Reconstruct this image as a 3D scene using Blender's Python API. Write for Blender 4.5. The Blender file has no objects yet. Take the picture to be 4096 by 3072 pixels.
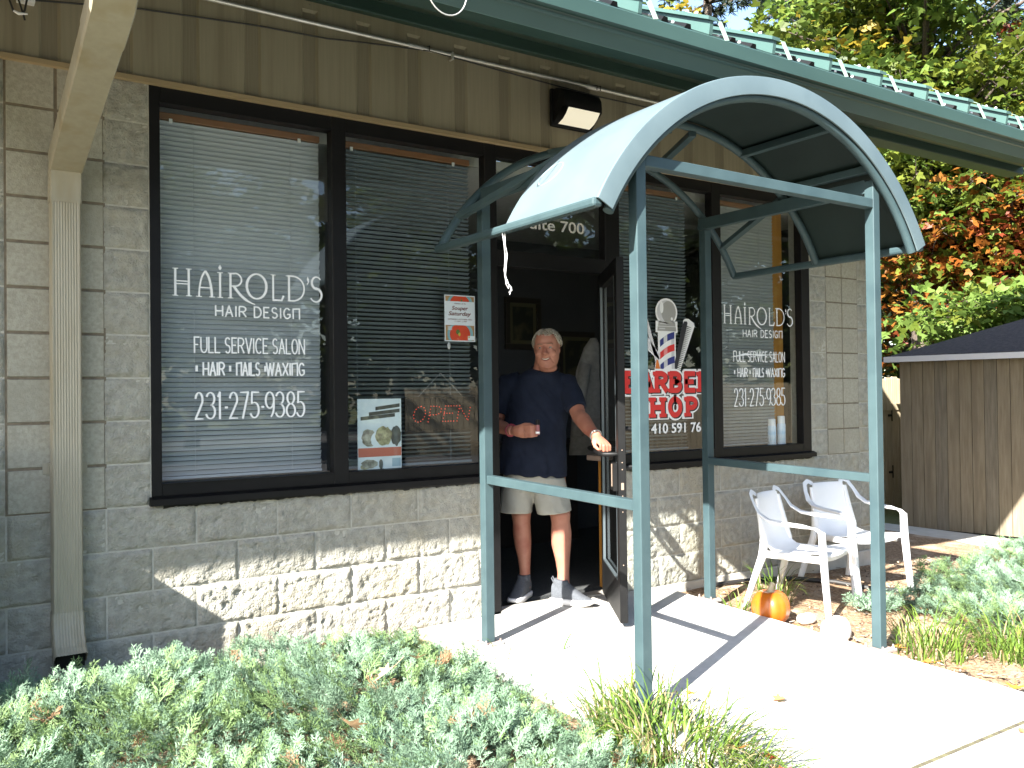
import bpy, bmesh, math, random
import numpy as np
from mathutils import Vector, Matrix, noise
from mathutils.bvhtree import BVHTree
R = math.radians
S = bpy.context.scene
COL = S.collection
random.seed(7)
RNG = np.random.default_rng(11)

# ------------------------------------------------------------------ camera
CAM = Vector((-0.69344, -4.48508, 1.32272))
YAW, PITCH, ROLL = 0.584939, 0.0119602, -0.0120876
fw = Vector((math.sin(YAW) * math.cos(PITCH), math.cos(YAW) * math.cos(PITCH), math.sin(PITCH)))
rt = Vector((math.cos(YAW), -math.sin(YAW), 0))
up = rt.cross(fw)
r2 = math.cos(ROLL) * rt + math.sin(ROLL) * up
u2 = -math.sin(ROLL) * rt + math.cos(ROLL) * up
cd = bpy.data.cameras.new('camera')
cam = bpy.data.objects.new('camera', cd)
COL.objects.link(cam)
M = Matrix((r2, u2, -fw)).transposed().to_4x4()
M.translation = CAM
cam.matrix_world = M
cd.sensor_width = 36
cd.lens = 36 * 3531.83 / 4096
cd.clip_start = .05
cd.clip_end = 500
S.camera = cam

# ------------------------------------------------------------------ sky, sun, exposure
SUN = Vector((-1, -.46, .766)).normalized()
w = bpy.data.worlds.new('World')
S.world = w
w.use_nodes = True
nt = w.node_tree
bg = nt.nodes['Background']
sk = nt.nodes.new('ShaderNodeTexSky')
sk.sky_type = 'NISHITA'
sk.sun_disc = False
sk.sun_elevation = math.asin(SUN.z)
sk.sun_rotation = math.atan2(SUN.x, SUN.y)
nt.links.new(sk.outputs[0], bg.inputs[0])
bg.inputs[1].default_value = .085
ld = bpy.data.lights.new('sun', 'SUN')
ld.energy = 5.0
ld.angle = R(.53)
ld.color = (1, .965, .90)
sun = bpy.data.objects.new('sun', ld)
COL.objects.link(sun)
sun.rotation_euler = (-SUN).to_track_quat('-Z', 'Y').to_euler()
S.view_settings.view_transform = 'Standard'
S.view_settings.look = 'None'
S.view_settings.exposure = 2.55
S.view_settings.gamma = 1
S.cycles.max_bounces = 10
S.cycles.transparent_max_bounces = 24
S.cycles.caustics_reflective = False
S.cycles.caustics_refractive = False

# ------------------------------------------------------------------ materials
MATS = {}


def mat(name, c, rough=.6, metal=0., c2=None, scale=8., bump=0., bscale=60., spec=.5, stretch=(1, 1, 1), detail=6., c3=None, s3=1.5, lo=.35, hi=.65):
    """Principled surface with two-tone noise, optional larger stains and bump."""
    if name in MATS:
        return MATS[name]
    m = bpy.data.materials.new(name)
    m.use_nodes = True
    n = m.node_tree.nodes
    L = m.node_tree.links.new
    p = n['Principled BSDF']
    p.inputs['Base Color'].default_value = (*c, 1)
    p.inputs['Roughness'].default_value = rough
    p.inputs['Metallic'].default_value = metal
    p.inputs['Specular IOR Level'].default_value = spec
    tc = n.new('ShaderNodeTexCoord')
    mp = n.new('ShaderNodeMapping')
    mp.inputs['Scale'].default_value = stretch
    L(tc.outputs['Object'], mp.inputs[0])
    if c2 is not None:
        t = n.new('ShaderNodeTexNoise')
        t.inputs['Scale'].default_value = scale
        t.inputs['Detail'].default_value = detail
        L(mp.outputs[0], t.inputs['Vector'])
        r = n.new('ShaderNodeValToRGB')
        r.color_ramp.elements[0].color = (*c, 1)
        r.color_ramp.elements[1].color = (*c2, 1)
        r.color_ramp.elements[0].position = lo
        r.color_ramp.elements[1].position = hi
        L(t.outputs['Fac'], r.inputs[0])
        out = r.outputs[0]
        if c3 is not None:
            t3 = n.new('ShaderNodeTexNoise')
            t3.inputs['Scale'].default_value = s3
            t3.inputs['Detail'].default_value = 8
            L(mp.outputs[0], t3.inputs['Vector'])
            r3 = n.new('ShaderNodeValToRGB')
            r3.color_ramp.elements[0].position = .52
            r3.color_ramp.elements[1].position = .72
            L(t3.outputs['Fac'], r3.inputs[0])
            mx = n.new('ShaderNodeMix')
            mx.data_type = 'RGBA'
            L(r3.outputs[0], mx.inputs['Factor'])
            L(out, mx.inputs[6])
            mx.inputs[7].default_value = (*c3, 1)
            out = mx.outputs[2]
        L(out, p.inputs['Base Color'])
    if bump:
        t2 = n.new('ShaderNodeTexNoise')
        t2.inputs['Scale'].default_value = bscale
        t2.inputs['Detail'].default_value = 6
        L(mp.outputs[0], t2.inputs['Vector'])
        b = n.new('ShaderNodeBump')
        b.inputs['Strength'].default_value = bump
        b.inputs['Distance'].default_value = .01
        L(t2.outputs['Fac'], b.inputs['Height'])
        L(b.outputs[0], p.inputs['Normal'])
    MATS[name] = m
    return m


def leafmat(name, c, c2, trans=.35, rough=.55, scale=6.):
    """Foliage: diffuse/gloss plus light passing through the leaf, colour varying from leaf to leaf."""
    if name in MATS:
        return MATS[name]
    m = mat(name, c, rough, c2=c2, scale=scale, spec=.35)
    n = m.node_tree.nodes
    L = m.node_tree.links.new
    p = n['Principled BSDF']
    tr = n.new('ShaderNodeBsdfTranslucent')
    src = p.inputs['Base Color'].links[0].from_socket
    L(src, tr.inputs[0])
    mx = n.new('ShaderNodeMixShader')
    mx.inputs[0].default_value = trans
    L(p.outputs[0], mx.inputs[1])
    L(tr.outputs[0], mx.inputs[2])
    L(mx.outputs[0], n['Material Output'].inputs[0])
    return m


def glassmat():
    m = bpy.data.materials.new('window_glass')
    m.use_nodes = True
    n = m.node_tree.nodes
    L = m.node_tree.links.new
    n.remove(n['Principled BSDF'])
    tr = n.new('ShaderNodeBsdfTransparent')
    tr.inputs[0].default_value = (.90, .94, .94, 1)
    gl = n.new('ShaderNodeBsdfGlossy')
    gl.inputs['Roughness'].default_value = .004
    fr = n.new('ShaderNodeFresnel')
    ge = n.new('ShaderNodeNewGeometry')
    mr = n.new('ShaderNodeMapRange')
    mr.inputs['To Min'].default_value = 1.72
    mr.inputs['To Max'].default_value = 1 / 1.72
    L(ge.outputs['Backfacing'], mr.inputs['Value'])
    L(mr.outputs[0], fr.inputs[0])
    mx = n.new('ShaderNodeMixShader')
    L(fr.outputs[0], mx.inputs[0])
    L(tr.outputs[0], mx.inputs[1])
    L(gl.outputs[0], mx.inputs[2])
    L(mx.outputs[0], n['Material Output'].inputs[0])
    return m


def emitmat(name, c, s):
    m = bpy.data.materials.new(name)
    m.use_nodes = True
    p = m.node_tree.nodes['Principled BSDF']
    p.inputs['Base Color'].default_value = (*c, 1)
    p.inputs['Emission Color'].default_value = (*c, 1)
    p.inputs['Emission Strength'].default_value = s
    return m


GLASS = glassmat()
BLOCK = mat('split_face_block', (.285, .272, .23), .95, c2=(.37, .357, .305), scale=26, bump=.9, bscale=95, spec=.2, c3=(.34, .31, .235), s3=2.2)
SMOOTHB = mat('smooth_block', (.31, .29, .235), .95, c2=(.385, .365, .30), scale=70, bump=.35, bscale=160, spec=.2, c3=(.29, .27, .215), s3=1.6)
JOINT = mat('brown_joint', (.13, .105, .075), .9, c2=(.19, .155, .11), scale=30)
MORTAR = mat('mortar', (.39, .37, .315), .95, c2=(.45, .43, .37), scale=40, bump=.3, bscale=120, spec=.2)
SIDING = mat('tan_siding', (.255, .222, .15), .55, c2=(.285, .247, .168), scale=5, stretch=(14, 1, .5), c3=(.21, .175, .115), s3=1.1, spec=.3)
RECESS = mat('tan_siding_shaded_flute', (.20, .17, .112), .6, c2=(.235, .20, .135), scale=5, stretch=(30, 1, .6), spec=.3)  # darker copy of the siding: recess shade put into the flute colour
TRIM = mat('tan_trim', (.36, .27, .155), .5, c2=(.40, .30, .175), scale=4, stretch=(1, 1, 1))
GREEN = mat('green_metal', (.024, .050, .041), .42, c2=(.030, .060, .049), scale=3, stretch=(.5, 2, 2), spec=.5, bump=.04, bscale=4)
GREENL = mat('green_roof_metal', (.05, .098, .088), .4, c2=(.06, .112, .10), scale=3)
TEAL = mat('teal_paint', (.034, .058, .064), .5, c2=(.042, .070, .076), scale=9, spec=.3, c3=(.029, .052, .060), s3=4, bump=.03, bscale=30)
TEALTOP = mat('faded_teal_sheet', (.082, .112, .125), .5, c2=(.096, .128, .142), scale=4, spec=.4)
TEALIN = mat('teal_sheet_shaded_underside', (.011, .020, .019), .55, c2=(.015, .026, .024), scale=3, spec=.2)  # far darker than the top face: shade under the sheet put into the colour
BRONZE = mat('dark_bronze_frame', (.004, .0038, .004), .5, c2=(.006, .0056, .0058), scale=10, spec=.22)
BLACKM = mat('black_metal', (.004, .004, .0042), .5, c2=(.006, .006, .006), scale=20, spec=.22)
DOWN = mat('tan_downspout', (.30, .275, .21), .45, c2=(.335, .305, .235), scale=5, stretch=(6, 6, 1), c3=(.28, .24, .16), s3=1.5)
CONC = mat('concrete', (.43, .42, .395), .92, c2=(.50, .49, .465), scale=14, bump=.25, bscale=140, spec=.2, c3=(.37, .355, .33), s3=1.1)
FOOT = mat('footing_concrete', (.42, .39, .33), .95, c2=(.5, .47, .41), scale=9, bump=.4, bscale=60)
MULCH = mat('mulch_soil', (.16, .10, .06), .95, c2=(.36, .25, .16), scale=60, bump=1., bscale=90, spec=.1, c3=(.42, .33, .24), s3=5)
ASPH = mat('asphalt', (.10, .10, .10), .9, c2=(.14, .14, .135), scale=60, bump=.3, bscale=200)
WHITEV = mat('white_vinyl', (.80, .80, .80), .5)
WHITEP = mat('white_plastic', (.80, .80, .80), .38, c2=(.74, .745, .75), scale=5, spec=.5)
GALV = mat('galvanised_conduit', (.50, .48, .44), .35, metal=.6, c2=(.6, .58, .54), scale=20)
CABLE = mat('black_cable', (.015, .014, .013), .6)
RUST = mat('rusty_plate', (.22, .15, .12), .8, c2=(.30, .27, .26), scale=22, bump=.2)
WOODS = [mat('weathered_fence_wood' + k, a, .85, c2=b, scale=5, stretch=(9, 9, .7), bump=.35, bscale=30, c3=c, s3=1.2) for k, a, b, c in (
    ('', (.155, .124, .082), (.21, .172, .12), (.14, .112, .076)), ('_warm', (.16, .122, .076), (.215, .17, .11), (.14, .108, .07)), ('_grey', (.125, .103, .074), (.175, .15, .112), (.10, .084, .06)))]
WOODL = mat('pale_fence_wood', (.36, .29, .185), .85, c2=(.46, .385, .26), scale=5, stretch=(9, 9, .7), bump=.2, bscale=30)
BARK = mat('bark', (.055, .042, .032), .95, c2=(.11, .085, .065), scale=14, stretch=(3, 3, .6), bump=.9, bscale=40)
SHING = mat('dark_shingles', (.042, .032, .030), .9, c2=(.075, .058, .054), scale=30, bump=.5, bscale=60)
WHITEM = mat('white_drip_edge', (.62, .62, .66), .45)
SLAT = mat('blind_slat', (.36, .385, .415), .5, c2=(.39, .415, .445), scale=3)
SLATG = mat('grey_blind_slat', (.24, .255, .26), .5, c2=(.265, .28, .285), scale=3)
SLATD = mat('blue_grey_blind_slat', (.15, .185, .21), .5, c2=(.17, .205, .23), scale=3)
BROWN = mat('brown_headrail', (.22, .10, .045), .5)
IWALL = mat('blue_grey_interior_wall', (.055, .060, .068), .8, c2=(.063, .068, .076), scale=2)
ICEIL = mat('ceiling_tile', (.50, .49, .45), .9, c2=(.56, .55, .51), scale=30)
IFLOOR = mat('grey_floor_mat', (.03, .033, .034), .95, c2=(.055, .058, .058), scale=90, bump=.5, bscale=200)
OCHRE = mat('ochre_wood', (.36, .155, .025), .5, c2=(.42, .19, .035), scale=6, stretch=(4, 4, .5))
STONE = mat('white_stone', (.78, .77, .74), .9, c2=(.70, .69, .66), scale=12, bump=.5, bscale=25)


# ------------------------------------------------------------------ mesh helpers
class MB:
    """Collects shapes; build() links them as ONE mesh object."""

    def __init__(s):
        s.v, s.f, s.m = [], [], []

    def add(s, vs, fs, mi=0):
        o = len(s.v)
        s.v += [tuple(v) for v in vs]
        s.f += [tuple(i + o for i in f) for f in fs]
        s.m += [mi] * len(fs)
        return s

    def box(s, x0, x1, y0, y1, z0, z1, mi=0, T=None):
        vs = [(x, y, z) for x in (x0, x1) for y in (y0, y1) for z in (z0, z1)]
        if T:
            vs = [T @ Vector(v) for v in vs]
        return s.add(vs, [(0, 1, 3, 2), (4, 6, 7, 5), (0, 4, 5, 1), (2, 3, 7, 6), (0, 2, 6, 4), (1, 5, 7, 3)], mi)

    def bbox(s, x0, x1, y0, y1, z0, z1, b=.004, mi=0, T=None, seg=2):
        bm = bmesh.new()
        bmesh.ops.create_cube(bm, size=1)
        for v in bm.verts:
            v.co = Vector(((x0 + x1) / 2 + v.co.x * (x1 - x0), (y0 + y1) / 2 + v.co.y * (y1 - y0), (z0 + z1) / 2 + v.co.z * (z1 - z0)))
        bmesh.ops.bevel(bm, geom=bm.edges[:], offset=b, segments=seg, affect='EDGES', profile=.5)
        return s.bm(bm, mi, T)

    def bm(s, bm, mi=0, T=None):
        bm.verts.index_update()
        s.add([(T @ v.co) if T else v.co.copy() for v in bm.verts], [[v.index for v in f.verts] for f in bm.faces], mi)
        bm.free()
        return s

    def beam(s, a, b, wx, wz, mi=0, upv=(0, 0, 1), bev=.003):
        """Square bar from a to b."""
        a, b = Vector(a), Vector(b)
        d = (b - a)
        Ln = d.length
        d.normalize()
        u = Vector(upv)
        if abs(d.dot(u)) > .95:
            u = Vector((0, 1, 0))
        x = d.cross(u).normalized()
        z = x.cross(d)
        T = Matrix((x, d, z)).transposed().to_4x4()
        T.translation = a
        return s.bbox(-wx / 2, wx / 2, 0, Ln, -wz / 2, wz / 2, bev, mi, T, 1)

    def tube(s, pts, rad, n=10, mi=0, cap=True, flat=None):
        """Tube along pts with per-point radius; flat squeezes it along a vector (keeps fraction)."""
        P = [Vector(p) for p in pts]
        rr = rad if isinstance(rad, (list, tuple)) else [rad] * len(P)
        vs, fs = [], []
        t0 = (P[1] - P[0]).normalized()
        a = Vector((0, 0, 1)) if abs(t0.z) < .9 else Vector((1, 0, 0))
        u = t0.cross(a).normalized()
        for i, p in enumerate(P):
            t = (P[min(i + 1, len(P) - 1)] - P[max(i - 1, 0)])
            t = t.normalized() if t.length > 1e-9 else t0
            u = (u - t * u.dot(t))
            u = u.normalized() if u.length > 1e-6 else t.orthogonal().normalized()
            v = t.cross(u)
            for k in range(n):
                an = 2 * math.pi * k / n
                vs.append(p + (u * math.cos(an) + v * math.sin(an)) * rr[i])
        for i in range(len(P) - 1):
            for k in range(n):
                fs.append((i * n + k, i * n + (k + 1) % n, (i + 1) * n + (k + 1) % n, (i + 1) * n + k))
        if cap:
            fs.append(tuple(range(n))[::-1])
            fs.append(tuple((len(P) - 1) * n + k for k in range(n)))
        return s.add(vs, fs, mi)

    def loft(s, rings, n=24, mi=0, cap=True):
        """rings: (center, vec_a, vec_b[, exponent])"""
        vs, fs = [], []
        for rg in rings:
            c, a, b = Vector(rg[0]), Vector(rg[1]), Vector(rg[2])
            e = rg[3] if len(rg) > 3 else 2.
            for k in range(n):
                t = 2 * math.pi * k / n
                cc, ss = math.cos(t), math.sin(t)
                cc = math.copysign(abs(cc) ** (2 / e), cc)
                ss = math.copysign(abs(ss) ** (2 / e), ss)
                vs.append(c + a * cc + b * ss)
        for i in range(len(rings) - 1):
            for k in range(n):
                fs.append((i * n + k, i * n + (k + 1) % n, (i + 1) * n + (k + 1) % n, (i + 1) * n + k))
        if cap:
            fs.append(tuple(range(n))[::-1])
            fs.append(tuple((len(rings) - 1) * n + k for k in range(n)))
        return s.add(vs, fs, mi)

    def ell(s, c, r, mi=0, nu=16, nv=12, T=None):
        vs = [(0, 0, 1)]
        fs = []
        for i in range(1, nv):
            th = math.pi * i / nv
            for k in range(nu):
                ph = 2 * math.pi * k / nu
                vs.append((math.sin(th) * math.cos(ph), math.sin(th) * math.sin(ph), math.cos(th)))
        vs.append((0, 0, -1))
        for k in range(nu):
            fs.append((0, 1 + k, 1 + (k + 1) % nu))
            fs.append((len(vs) - 1, 1 + (nv - 2) * nu + (k + 1) % nu, 1 + (nv - 2) * nu + k))
        for i in range(nv - 2):
            for k in range(nu):
                a = 1 + i * nu
                fs.append((a + k, a + nu + k, a + nu + (k + 1) % nu, a + (k + 1) % nu))
        vs = [Vector((c[0] + v[0] * r[0], c[1] + v[1] * r[1], c[2] + v[2] * r[2])) for v in vs]
        if T:
            vs = [T @ v for v in vs]
        return s.add(vs, fs, mi)

    def prism(s, poly, y0, y1, mi=0, axis='y'):
        """Extrude an outline given in (x,z) from y0 to y1 (or (y,z) along x)."""
        n = len(poly)
        if axis == 'y':
            vs = [(a, y0, b) for a, b in poly] + [(a, y1, b) for a, b in poly]
        elif axis == 'x':
            vs = [(y0, a, b) for a, b in poly] + [(y1, a, b) for a, b in poly]
        else:
            vs = [(a, b, y0) for a, b in poly] + [(a, b, y1) for a, b in poly]
        fs = [tuple(range(n))[::-1], tuple(range(n, 2 * n))] + [(i, (i + 1) % n, n + (i + 1) % n, n + i) for i in range(n)]
        return s.add(vs, fs, mi)

    def xf(s, T):
        s.v = [tuple(T @ Vector(v)) for v in s.v]
        return s

    def mesh(s, name, mats, smooth=False, recalc=True):
        me = bpy.data.meshes.new(name)
        me.from_pydata(s.v, [], s.f)
        for m in mats if isinstance(mats, (list, tuple)) else [mats]:
            me.materials.append(m)
        if any(s.m):
            me.polygons.foreach_set('material_index', s.m)
        if recalc:
            bm = bmesh.new()
            bm.from_mesh(me)
            bmesh.ops.recalc_face_normals(bm, faces=bm.faces)
            bm.to_mesh(me)
            bm.free()
        if smooth:
            me.polygons.foreach_set('use_smooth', [True] * len(me.polygons))
            if smooth != 'all':
                me.set_sharp_from_angle(angle=R(smooth if smooth > 1 else 40))
        me.update()
        return me

    def build(s, name, mats, parent=None, smooth=False, **k):
        return link(name, s.mesh(name, mats, smooth, **k), parent)


def link(name, me, parent=None):
    o = bpy.data.objects.new(name, me)
    COL.objects.link(o)
    if parent:
        o.parent = parent
    return o


def tag(o, label, cat, group=None, kind=None):
    if label:
        o['label'] = label
    if cat:
        o['category'] = cat
    if group:
        o['group'] = group
    if kind:
        o['kind'] = kind
    return o


def struct(o):
    o['kind'] = 'structure'
    return o


def empty(name, loc=(0, 0, 0), rz=0., label=None, cat=None, group=None):
    o = bpy.data.objects.new(name, None)
    COL.objects.link(o)
    o.location = loc
    o.rotation_euler = (0, 0, rz)
    o.empty_display_size = .1
    return tag(o, label, cat, group)


def npmesh(name, V, F, mats, mi=None, parent=None, smooth=False):
    """Fast mesh from numpy arrays; F is (n,3) or (n,4)."""
    me = bpy.data.meshes.new(name)
    k = F.shape[1]
    me.vertices.add(len(V))
    me.vertices.foreach_set('co', np.ascontiguousarray(V, dtype=np.float32).ravel())
    me.loops.add(F.size)
    me.loops.foreach_set('vertex_index', np.ascontiguousarray(F, dtype=np.int32).ravel())
    me.polygons.add(len(F))
    me.polygons.foreach_set('loop_start', np.arange(0, F.size, k, dtype=np.int32))
    me.polygons.foreach_set('loop_total', np.full(len(F), k, dtype=np.int32))
    for m in mats if isinstance(mats, (list, tuple)) else [mats]:
        me.materials.append(m)
    if mi is not None:
        me.polygons.foreach_set('material_index', np.ascontiguousarray(mi, dtype=np.int32))
    if smooth:
        me.polygons.foreach_set('use_smooth', np.ones(len(F), dtype=bool))
    me.update(calc_edges=True)
    return link(name, me, parent)


def fuse(mb, voxel, smooth_it=4, fac=.5):
    """Union of closed shapes into one continuous surface (voxel remesh + smooth); returns a mesh."""
    me = mb.mesh('tmp', [])
    o = bpy.data.objects.new('tmp', me)
    COL.objects.link(o)
    r = o.modifiers.new('r', 'REMESH')
    r.mode = 'VOXEL'
    r.voxel_size = voxel
    r.use_smooth_shade = True
    if smooth_it:
        sm = o.modifiers.new('s', 'SMOOTH')
        sm.iterations = smooth_it
        sm.factor = fac
    dg = bpy.context.evaluated_depsgraph_get()
    out = bpy.data.meshes.new_from_object(o.evaluated_get(dg))
    bpy.data.objects.remove(o)
    out.polygons.foreach_set('use_smooth', [True] * len(out.polygons))
    return out


def fnoise(x, y, z, oct=4):
    return noise.fractal((x, y, z), 1., 2., oct)


# ------------------------------------------------------------------ lettering
def text_mb(mb, txt, x, z, h, width=None, y=0., thick=.0012, bold=0., shear=0., mi=0, T=None):
    """Built-in sans lettering as thin solid letters facing -y; h = cap height, width stretches the line."""
    cu = bpy.data.curves.new('t', 'FONT')
    cu.body = txt
    cu.size = 1
    cu.offset = bold
    cu.shear = shear
    cu.extrude = .5
    cu.resolution_u = 4
    o = bpy.data.objects.new('t', cu)
    COL.objects.link(o)
    dg = bpy.context.evaluated_depsgraph_get()
    me = bpy.data.meshes.new_from_object(o.evaluated_get(dg))
    bpy.data.objects.remove(o)
    if not len(me.vertices):
        return
    xs = [v.co.x for v in me.vertices]
    x0, x1 = min(xs), max(xs)
    cap = .727
    sx = (width / (x1 - x0)) if width else h / cap
    vs = [(x + (v.co.x - x0) * sx, y + v.co.z * thick, z + v.co.y * h / cap) for v in me.vertices]
    if T:
        vs = [T @ Vector(v) for v in vs]
    mb.add(vs, [tuple(p.vertices) for p in me.polygons], mi)
    bpy.data.meshes.remove(me)


def arc(cx, cy, rx, ry, a0, a1, n=14):
    return [(cx + rx * math.cos(R(a0 + (a1 - a0) * i / n)), cy + ry * math.sin(R(a0 + (a1 - a0) * i / n))) for i in range(n + 1)]


def bez(a, b, c, n=10):
    return [((1 - t) ** 2 * a[0] + 2 * t * (1 - t) * b[0] + t * t * c[0], (1 - t) ** 2 * a[1] + 2 * t * (1 - t) * b[1] + t * t * c[1]) for t in [i / n for i in range(n + 1)]]


SG = arc(.5, .75, .44, .25, 35, 270, 14) + arc(.5, .25, .46, .25, 90, -145, 14)[1:]
GL = {  # stroke letters in a unit box; second list = places of little serifs
    'H': ([[(0, 0), (0, 1)], [(1, 0), (1, 1)], [(0, .5), (1, .5)]], [(0, 0), (0, 1), (1, 0), (1, 1)]),
    'A': ([[(0, 0), (.5, 1), (1, 0)], [(.19, .36), (.81, .36)]], [(0, 0), (1, 0)]),
    'I': ([[(.5, 0), (.5, 1)]], [(.5, 0), (.5, 1)]),
    'R': ([[(0, 0), (0, 1)], [(0, 1), (.45, 1)] + arc(.45, .75, .5, .25, 90, -90)[1:] + [(0, .5)], [(.45, .5), (1, 0)]], [(0, 0), (0, 1)]),
    'O': ([arc(.5, .5, .5, .5, 90, 450, 24)], []),
    'L': ([[(0, 1), (0, 0), (1, 0)]], [(0, 1)]),
    'D': ([[(0, 0), (0, 1), (.35, 1)] + arc(.35, .5, .65, .5, 90, -90, 18)[1:] + [(0, 0)]], [(0, 0), (0, 1)]),
    'S': ([SG], []),
    'E': ([[(1, 1), (0, 1), (0, 0), (1, 0)], [(0, .52), (.85, .52)]], []),
    'F': ([[(1, 1), (0, 1), (0, 0)], [(0, .52), (.8, .52)]], []),
    'U': ([[(0, 1), (0, .35)] + arc(.5, .35, .5, .35, 180, 360)[1:] + [(1, 1)]], []),
    'V': ([[(0, 1), (.5, 0), (1, 1)]], []),
    'C': ([arc(.55, .5, .55, .5, 50, 310, 18)], []),
    'N': ([[(0, 0), (0, 1), (1, 0), (1, 1)]], []),
    'n': ([[(0, 0), (0, 1)], [(0, .95), (1, 1), (1, 0)]], []),
    'G': ([arc(.5, .5, .5, .5, 45, 300, 18) + [(.95, .15), (.95, .42), (.6, .42)]], []),
    'W': ([[(0, 1), (.25, 0), (.5, .95), (.75, 0), (1, 1)]], []),
    'X': ([[(0, 0), (1, 1)], [(0, 1), (1, 0)]], []),
    'B': ([[(0, 0), (0, 1), (.5, 1)] + arc(.5, .76, .42, .24, 90, -90)[1:] + [(0, .52)], [(.5, .52)] + arc(.52, .26, .48, .26, 90, -90)[1:] + [(0, 0)]], [(0, 0), (0, 1)]),
    'P': ([[(0, 0), (0, 1)], [(0, 1), (.45, 1)] + arc(.45, .72, .55, .28, 90, -90)[1:] + [(0, .44)]], [(0, 0), (0, 1)]),
    '2': ([arc(.48, .72, .46, .28, 165, -20, 12) + [(.5, .32), (.02, 0), (1, 0)]], []),
    '3': ([arc(.45, .76, .45, .24, 160, -90, 12) + arc(.45, .26, .52, .26, 90, -160, 12)], []),
    '1': ([[(.1, .85), (.55, 1), (.55, 0)]], [(.55, 0)]),
    '7': ([[(0, 1), (1, 1), (.3, 0)]], []),
    '5': ([[(.95, 1), (.15, 1), (.12, .58)] + arc(.42, .3, .5, .3, 105, -150, 14)], []),
    '9': ([arc(.48, .68, .46, .32, 0, 360, 18), [(.94, .68)] + arc(.42, .45, .52, .45, 15, -70, 8)], []),
    '8': ([arc(.5, .76, .4, .24, 90, 450, 16), arc(.5, .26, .5, .26, 90, 450, 16)], []),
    '-': ([[(0, .36), (1, .36)]], []),
    '.': ([[(.5, .5), (.5, .52)]], []),
}


def stroke(mb, pts, r, y, mi=0, thick=.25):
    """One flat brush stroke (x,z points) on the plane y, facing -y, as a thin solid ribbon."""
    P = [(p[0], p[1]) for p in pts]
    n = len(P)
    rr = r if isinstance(r, (list, tuple)) else [r] * n
    if n < 2:
        return
    for i in range(1, n - 1):
        d1 = (P[i][0] - P[i - 1][0], P[i][1] - P[i - 1][1])
        d2 = (P[i + 1][0] - P[i][0], P[i + 1][1] - P[i][1])
        if d1[0] * d2[0] + d1[1] * d2[1] < .5 * math.hypot(*d1) * math.hypot(*d2):  # a sharp corner: two strokes
            stroke(mb, P[:i + 1], rr[:i + 1], y, mi, .7)
            stroke(mb, P[i:], rr[i:], y - 1e-5, mi, .7)
            return
    Lf, Rt = [], []
    for i in range(n):
        a, b = P[max(i - 1, 0)], P[min(i + 1, n - 1)]
        dx, dz = b[0] - a[0], b[1] - a[1]
        l = math.hypot(dx, dz) or 1
        k = 1.
        if 0 < i < n - 1:
            d1 = (P[i][0] - P[i - 1][0], P[i][1] - P[i - 1][1])
            d2 = (P[i + 1][0] - P[i][0], P[i + 1][1] - P[i][1])
            c = (d1[0] * d2[0] + d1[1] * d2[1]) / ((math.hypot(*d1) or 1) * (math.hypot(*d2) or 1))
            k = min(1.6, 1 / max(.45, math.sqrt(max(0, (1 + c) / 2))))
        nx, nz = -dz / l * rr[i] * k, dx / l * rr[i] * k
        e = 0
        if i == 0:
            e = -rr[i] * thick
        if i == n - 1:
            e = rr[i] * thick
        cx, cz = P[i][0] + dx / l * e, P[i][1] + dz / l * e
        Lf.append((cx + nx, cz + nz))
        Rt.append((cx - nx, cz - nz))
    vs = [(a[0], y, a[1]) for a in Lf] + [(a[0], y, a[1]) for a in Rt]
    mb.add(vs, [(i, i + 1, n + i + 1, n + i) for i in range(n - 1)], mi)


_lay = [0]


def layer():
    _lay[0] = (_lay[0] + 1) % 40
    return -_lay[0] * 2e-5


def glyph(mb, ch, x, z, wd, h, r, y, serif=0., mi=0, rv=None):
    st, sf = GL[ch]
    for s_ in st:
        pts = [(x + p[0] * wd, z + p[1] * h) for p in s_]
        stroke(mb, pts, r, y + layer(), mi)
    if serif:
        for p in sf:
            cx, cz = x + p[0] * wd, z + p[1] * h
            stroke(mb, [(cx - serif, cz), (cx + serif, cz)], r * .6, y + layer(), mi)


def line(mb, txt, x0, x1, z, h, r, y, gap=.28, space=.7, widths=None, serif=0., mi=0):
    W = {'I': .12, '.': .25, '-': .35, '1': .45, 'W': 1.35, 'L': .75, 'F': .75, 'E': .75, 'S': .85}
    tot = 0
    for c in txt:
        tot += (space if c == ' ' else W.get(c, 1.)) + gap
    tot -= gap
    k = (x1 - x0) / tot
    x = x0
    for c in txt:
        if c == ' ':
            x += (space + gap) * k
            continue
        wd = W.get(c, 1.) * k
        if c == '.':
            stroke(mb, [(x + wd / 2, z + h * .36), (x + wd / 2, z + h * .62)], wd * .42, y + layer(), mi, .3)
        else:
            glyph(mb, c, x, z, wd, h, r, y, serif, mi)
        x += wd + gap * k


def ground_z(x, y):
    z = -.055 + .028 * max(y, -4.)
    if x > 4:
        z -= .034 * min(x - 4, 6)
    return z


BOX_DONE = True

# ================================================================== ground, walk, parking
LAWN = mat('lawn', (.07, .10, .03), .95, c2=(.14, .15, .05), scale=30, bump=.6, bscale=80, c3=(.20, .16, .08), s3=.6)
xs = sorted(set([-120, -60, -30, -15, -9, -6] + [round(-4 + .5 * i, 2) for i in range(33)] + [14, 18, 26, 40, 80, 140]))
ys = sorted(set([-120, -60, -30, -20, -14, -10, -7, -5] + [round(-4 + .5 * i, 2) for i in range(17)] + [6, 9, 14, 20, 30, 60, 140]))
V = np.array([(x, y, ground_z(x, y) - .03) for x in xs for y in ys])
ny = len(ys)
F = np.array([(i * ny + j, (i + 1) * ny + j, (i + 1) * ny + j + 1, i * ny + j + 1) for i in range(len(xs) - 1) for j in range(ny - 1)])
struct(npmesh('ground', V, F, LAWN))


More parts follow.
